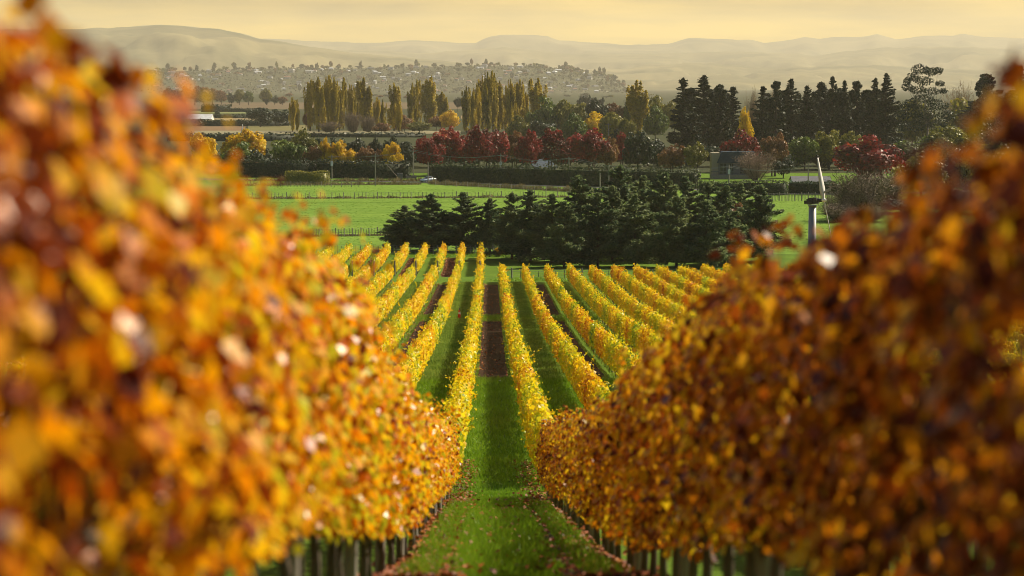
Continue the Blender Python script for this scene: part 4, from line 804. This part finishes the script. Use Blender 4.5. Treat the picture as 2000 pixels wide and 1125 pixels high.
# ---------------------------------------------------------------- fences
_fp = MB(); _fp.tube([(0, 0, -.2), (0, 0, 1.25)], [.09, .085], 6); FPOST = _fp.mesh('post', M['postwood'])
_fb = MB(); _fb.box(-.035, .035, -.03, .03, .0, 1.1); FBAT = _fb.mesh('batten', M['postwood'])
def fence(pts, n, every, label, hgt=1.0, wires=(.3, .6, .9, 1.1)):
    a, b = Vector((*pts[0], 0)), Vector((*pts[1], 0)); o = empty('wire_fence', (a.x, a.y, g(a.y))); tag(o, label, 'fence')
    for i in range(n):
        p = a.lerp(b, i / (n - 1)); q = link('post' if i % every == 0 else 'batten', FPOST if i % every == 0 else FBAT, o); q.location = (p.x - a.x, p.y - a.y, g(p.y) - g(a.y)); q.scale = (1, 1, hgt * random.uniform(.9, 1.08)); q.rotation_euler = (0, random.gauss(0, .03), 0)
    w = MB()
    for hh in wires: w.tube([(0, 0, hh * hgt), (b.x - a.x, b.y - a.y, g(b.y) - g(a.y) + hh * hgt)], .012, 4)
    w.build('wire', M['wire'], o)
fence((P2(470, 389), P2(1110, 386)), 88, 3, 'wire fence crossing the middle of the green pasture', 1.25)
fence((P2(470, 363), P2(700, 365)), 36, 3, 'wire fence along the top of the pasture at the left', 1.1)
fence((P2(590, 463), P2(770, 460)), 34, 3, 'wire fence between the pasture and the small lower field', 1.15)
fence(((X(640, 379), 379), (X(990, 378), 378)), 40, 4, 'wire fence just beyond the short vine rows', 1.1)
fence((P2(850, 362), P2(1240, 383)), 70, 4, 'wire fence along the roadside weeds', 1.1)
fence((P2(1495, 393), P2(1660, 391)), 60, 5, 'close-set paling fence right of the cedars', 1.5)
fence(((X(1000, 316), 316), (X(1500, 315), 315)), 30, 4, 'wire fence in the shade at the foot of the cedars', 1.1)
def weeds(a, b, n, h, wd, seed, thick=1.0):
    rng = np.random.default_rng(seed); t = rng.random(n); c = np.array([fbm(v * 30, seed, 0, 3) for v in t]); x = a[0] + (b[0] - a[0]) * t + rng.normal(size=n) * .3; y = a[1] + (b[1] - a[1]) * t + rng.normal(size=n) * thick
    hh = h * rng.uniform(.3, 1.3, n) * np.clip(.8 + c, .15, 2); T = np.stack([rng.normal(size=n) * .3, rng.normal(size=n) * .3, np.ones(n)], 1)
    return cards(np.stack([x, y, gz(y) + hh * .45], 1), rng.normal(size=(n, 3)), hh, wd, rng, T=T, tj=.2, fold=0)
tag(link('roadside_weeds', qmesh('roadside_weeds', *join([weeds(P2(840, 359), P2(1300, 384), 9000, 1.3, .13, 1, 1.6), weeds(P2(480, 362), P2(820, 360), 4200, 1.0, .12, 2, 1.4), weeds(P2(470, 388), P2(1110, 385), 5200, .7, .12, 3, .5), weeds(P2(590, 462), P2(780, 459), 2200, .5, .08, 4, .5), weeds(P2(480, 353), P2(860, 354), 3600, 1.2, .14, 6, 1.2)]), M['weeds'])), kind='stuff')
tag(link('rank_grass', qmesh('rank_grass', *join([weeds((X(600, 373), 373), (X(1000, 373), 373), 6000, .45, .07, 7, 1.2), weeds((X(960, 313), 313), (X(1560, 313), 313), 6000, .4, .06, 8, 1.5)]), M['blade'])), kind='stuff')

# ---------------------------------------------------------------- power poles, lines, small things
def pole(px, yt, yb, d, lab, arm=True, box=False):
    z0 = PLAIN; H = Z(px, yt, d) - z0; o = empty('power_pole', (X(px, d), d, z0)); tag(o, lab, 'power pole')
    b = MB(); b.tube([(0, 0, -.2), (0, 0, H)], [.17, .12], 8); b.build('pole', M['postwood'], o)
    if arm: b = MB(); b.box(-1.1, 1.1, -.19, -.125, H - .62, H - .48); b.build('crossarm', M['postwood'], o)
    if box: b = MB(); b.box(-.3, .3, -.62, -.2, H * .55, H * .55 + 1.2); b.build('transformer', M['roofpale'], o)
    return Vector((X(px, d), d, z0 + H - .5))
p1 = pole(648, 303, 352, 684, 'power pole in front of the left autumn trees', box=True)
p2 = pole(733, 300, 362, 640, 'pale power pole at the pasture edge below the yellow trees')
p3 = pole(807, 291, 340, 683, 'dim power pole left of the red row')
p4 = pole(836, 316, 359, 652, 'plain pole without crossarm in front of the car', arm=False)
p5 = pole(978, 300, 336, 664, 'power pole with a transformer in front of the red trees', box=True)
p6 = pole(1111, 306, 338, 648, 'power pole right of the white gable')
p7 = pole(1172, 338, 389, 572, 'plain pole standing on the pasture behind the cedars', arm=False)
p8 = pole(1189, 322, 376, 606, 'tall pole above the cedar tops', arm=False)
p9 = pole(1424, 322, 350, 640, 'power pole with a white transformer left of the house', box=True)
p10 = pole(1579, 320, 350, 636, 'power pole between the rusty tree and the wind machine')
p11 = pole(1188, 240, 300, 900, 'distant grey pole above the red row')
def cable(a, b, sag, lab):
    w = MB()
    for off in (-.9, .9):
        w.tube([a.lerp(b, t) + Vector((0, -.15, .15 - sag * 4 * t * (1 - t))) + Vector((off, 0, 0)) for t in np.linspace(0, 1, 13)], .028, 4)
    tag(w.build('power_line', M['wire']), lab, 'power line')
cable(p1, p3, .8, 'pair of wires between the two poles left of the red row'); cable(p3, p5, 1.2, 'pair of wires crossing in front of the red trees'); cable(p5, p6, 1.0, 'pair of wires passing the white gable'); cable(p6, p9, 2.0, 'long pair of wires crossing in front of the dark green tree'); cable(p9, p10, 1.2, 'pair of wires in front of the house')
b = MB(); b.tube([(X(754, 686), 686, Z(754, 320, 686)), (X(775, 684), 684, Z(775, 344, 684))], .06, 5); tag(b.build('stay_wire', M['postwood']), 'slanting stay in front of the tall dark hedge', 'stay wire')
c0 = empty('roadside_cabinet', (X(781, 676), 676, PLAIN)); tag(c0, 'small green-grey roadside cabinet left of the car', 'cabinet')
b = MB(); b.box(-.65, .65, -.4, .4, 0, 1.7); b.build('cabinet_body', M['bluegrey'], c0); b = MB(); b.box(-.72, .72, -.47, .47, 1.702, 1.78); b.build('lid', M['roofgrey'], c0); b = MB(); b.box(-.5, .5, -.44, -.402, .2, 1.5); b.build('door', M['roofgrey'], c0)
c0 = empty('signboard', (X(803, 668), 668, PLAIN)); tag(c0, 'low dark signboard on two posts beside the road', 'signboard')
b = MB(); b.box(-1.4, 1.4, -.05, .05, .8, 1.5); b.build('board', M['postwood'], c0)
for s in (-1, 1): b = MB(); b.box(s * 1.1 - .06, s * 1.1 + .06, .052, .17, -.1, 1.5); b.build('post', M['postwood'], c0)

def car():
    d = 661; o = empty('car', (X(836, d), d, PLAIN + .055), R(-140)); tag(o, 'silvery blue sedan car seen from behind on the road', 'car')
    paint = surf('silver blue car paint', (.42, .52, .62), (.46, .56, .66), 2, .25, 0, .6, .3); tyre = surf('tyre rubber', (.02, .02, .02), (.03, .03, .03), 8, .8); rd = surf('red lamp lens', (.4, .02, .02), (.5, .03, .03), 3, .3); cl = surf('clear lamp lens', (.7, .7, .7), (.8, .8, .8), 3, .2)
    def loft(secs, name, mat, par):            # rings of (x, halfwidth low, halfwidth high, z low, z high)
        V = []; Fs = []
        for x, wl, wh, zl, zh in secs: V += [(x, -wl, zl), (x, wl, zl), (x, wl + .02, (zl + zh) / 2), (x, wh, zh), (x, -wh, zh), (x, -wl - .02, (zl + zh) / 2)]
        n = len(secs)
        for i in range(n - 1): Fs += [(6 * i + k, 6 * i + (k + 1) % 6, 6 * i + 6 + (k + 1) % 6, 6 * i + 6 + k) for k in range(6)]
        Fs += [tuple(range(6))[::-1], tuple(6 * n - 6 + k for k in range(6))]
        m = MB(); m.add(V, Fs); return m.build(name, mat, par, True)
    loft([(-2.25, .70, .72, .35, .85), (-2.1, .84, .8, .25, .96), (-1.2, .88, .82, .22, 1.0), (.8, .88, .82, .22, .98), (1.7, .86, .78, .24, .86), (2.2, .72, .66, .32, .72)], 'body', paint, o)
    loft([(-1.75, .72, .66, .98, 1.0), (-1.05, .74, .60, .985, 1.40), (.0, .75, .60, .985, 1.44), (.45, .75, .60, .985, 1.38), (1.15, .72, .66, .96, .98)], 'window', M['glass'], o)
    loft([(-1.1, .57, .52, 1.395, 1.43), (-.3, .60, .54, 1.44, 1.49), (.4, .57, .50, 1.40, 1.43)], 'roof', paint, o)
    for x in (-1.35, 1.35):
        for s in (-1, 1):
            m = MB(); m.tube([(x, s * .70, .31), (x, s * .89, .31)], [.31, .31], 18); w = m.build('wheel', tyre, o); m = MB(); m.tube([(x, s * .892, .31), (x, s * .90, .31)], [.19, .17], 12); m.build('rim', M['roofpale'], w)
    for s in (-1, 1):
        m = MB(); m.box(-2.27, -2.15, s * .62 - .16, s * .62 + .16, .66, .86); m.build('taillight', rd, o); m = MB(); m.box(2.1, 2.23, s * .55 - .14, s * .55 + .14, .55, .68); m.build('headlight', cl, o)
    m = MB(); m.box(-2.32, -2.2, -.74, .74, .34, .5); m.build('bumper', rd, o)
car()
def cone():
    d = 226; o = empty('traffic_cone', (X(897, d, 622), d, g(d) + .01)); tag(o, 'red traffic cone with a white band and dark tip in the grass alley', 'traffic cone')
    red = surf('red cone plastic', (.70, .03, .015), (.75, .04, .02), 4, .45); b = MB(); b.box(-.2, .2, -.2, .2, 0, .05); b.build('base', red, o)
    H = 1.02; r = lambda z: .155 - .125 * z / H
    b = MB(); b.tube([(0, 0, .052), (0, 0, H * .8)], [r(.05), r(H * .8)], 16); b.build('body', red, o, False)
    b = MB(); b.tube([(0, 0, H * .45), (0, 0, H * .64)], [r(H * .45) + .006, r(H * .64) + .006], 16); b.build('band', M['white'], o)
    b = MB(); b.tube([(0, 0, H * .8), (0, 0, H)], [r(H * .8) + .004, .03], 12); b.build('tip', M['dark'], o)
cone()
def stone(px, py, d, s, lab):
    rng = np.random.default_rng(3); V = []; Fs = []; n, m = 10, 6
    for j in range(m + 1):
        for i in range(n):
            p = Vector((math.cos(6.283 * i / n) * math.sin(math.pi * j / m), math.sin(6.283 * i / n) * math.sin(math.pi * j / m), math.cos(math.pi * j / m))); p *= 1 + .25 * fbm(p.x * 1.3, p.y * 1.3, p.z, 3); V.append((p.x * s * 1.4, p.y * s, p.z * s * .7 + s * .5))
    for j in range(m): Fs += [(j * n + i, j * n + (i + 1) % n, (j + 1) * n + (i + 1) % n, (j + 1) * n + i) for i in range(n)]
    b = MB(); b.add(V, Fs); o = b.build('stone', M['white'], None, True); o.location = (X(px, d, py), d, g(d)); tag(o, lab, 'stone')
stone(977, 750, 136, .13, 'small white stone at the end of the tilled strip in the central alley')

# ---------------------------------------------------------------- haze
hz = MB(); hz.box(-22000, 22000, -120, 28500, PLAIN - 4, CZ + 740); hb = hz.build('haze', [])
m, nt, n, l = newmat('haze air'); pv = n('ShaderNodeVolumePrincipled'); pv.inputs['Color'].default_value = (.95, .90, .75, 1); pv.inputs['Density'].default_value = 0.42e-4; pv.inputs['Anisotropy'].default_value = .25
o_ = n('ShaderNodeOutputMaterial'); l(pv.outputs[0], o_.inputs['Volume']); hb.data.materials.append(m); tag(hb, kind='stuff')
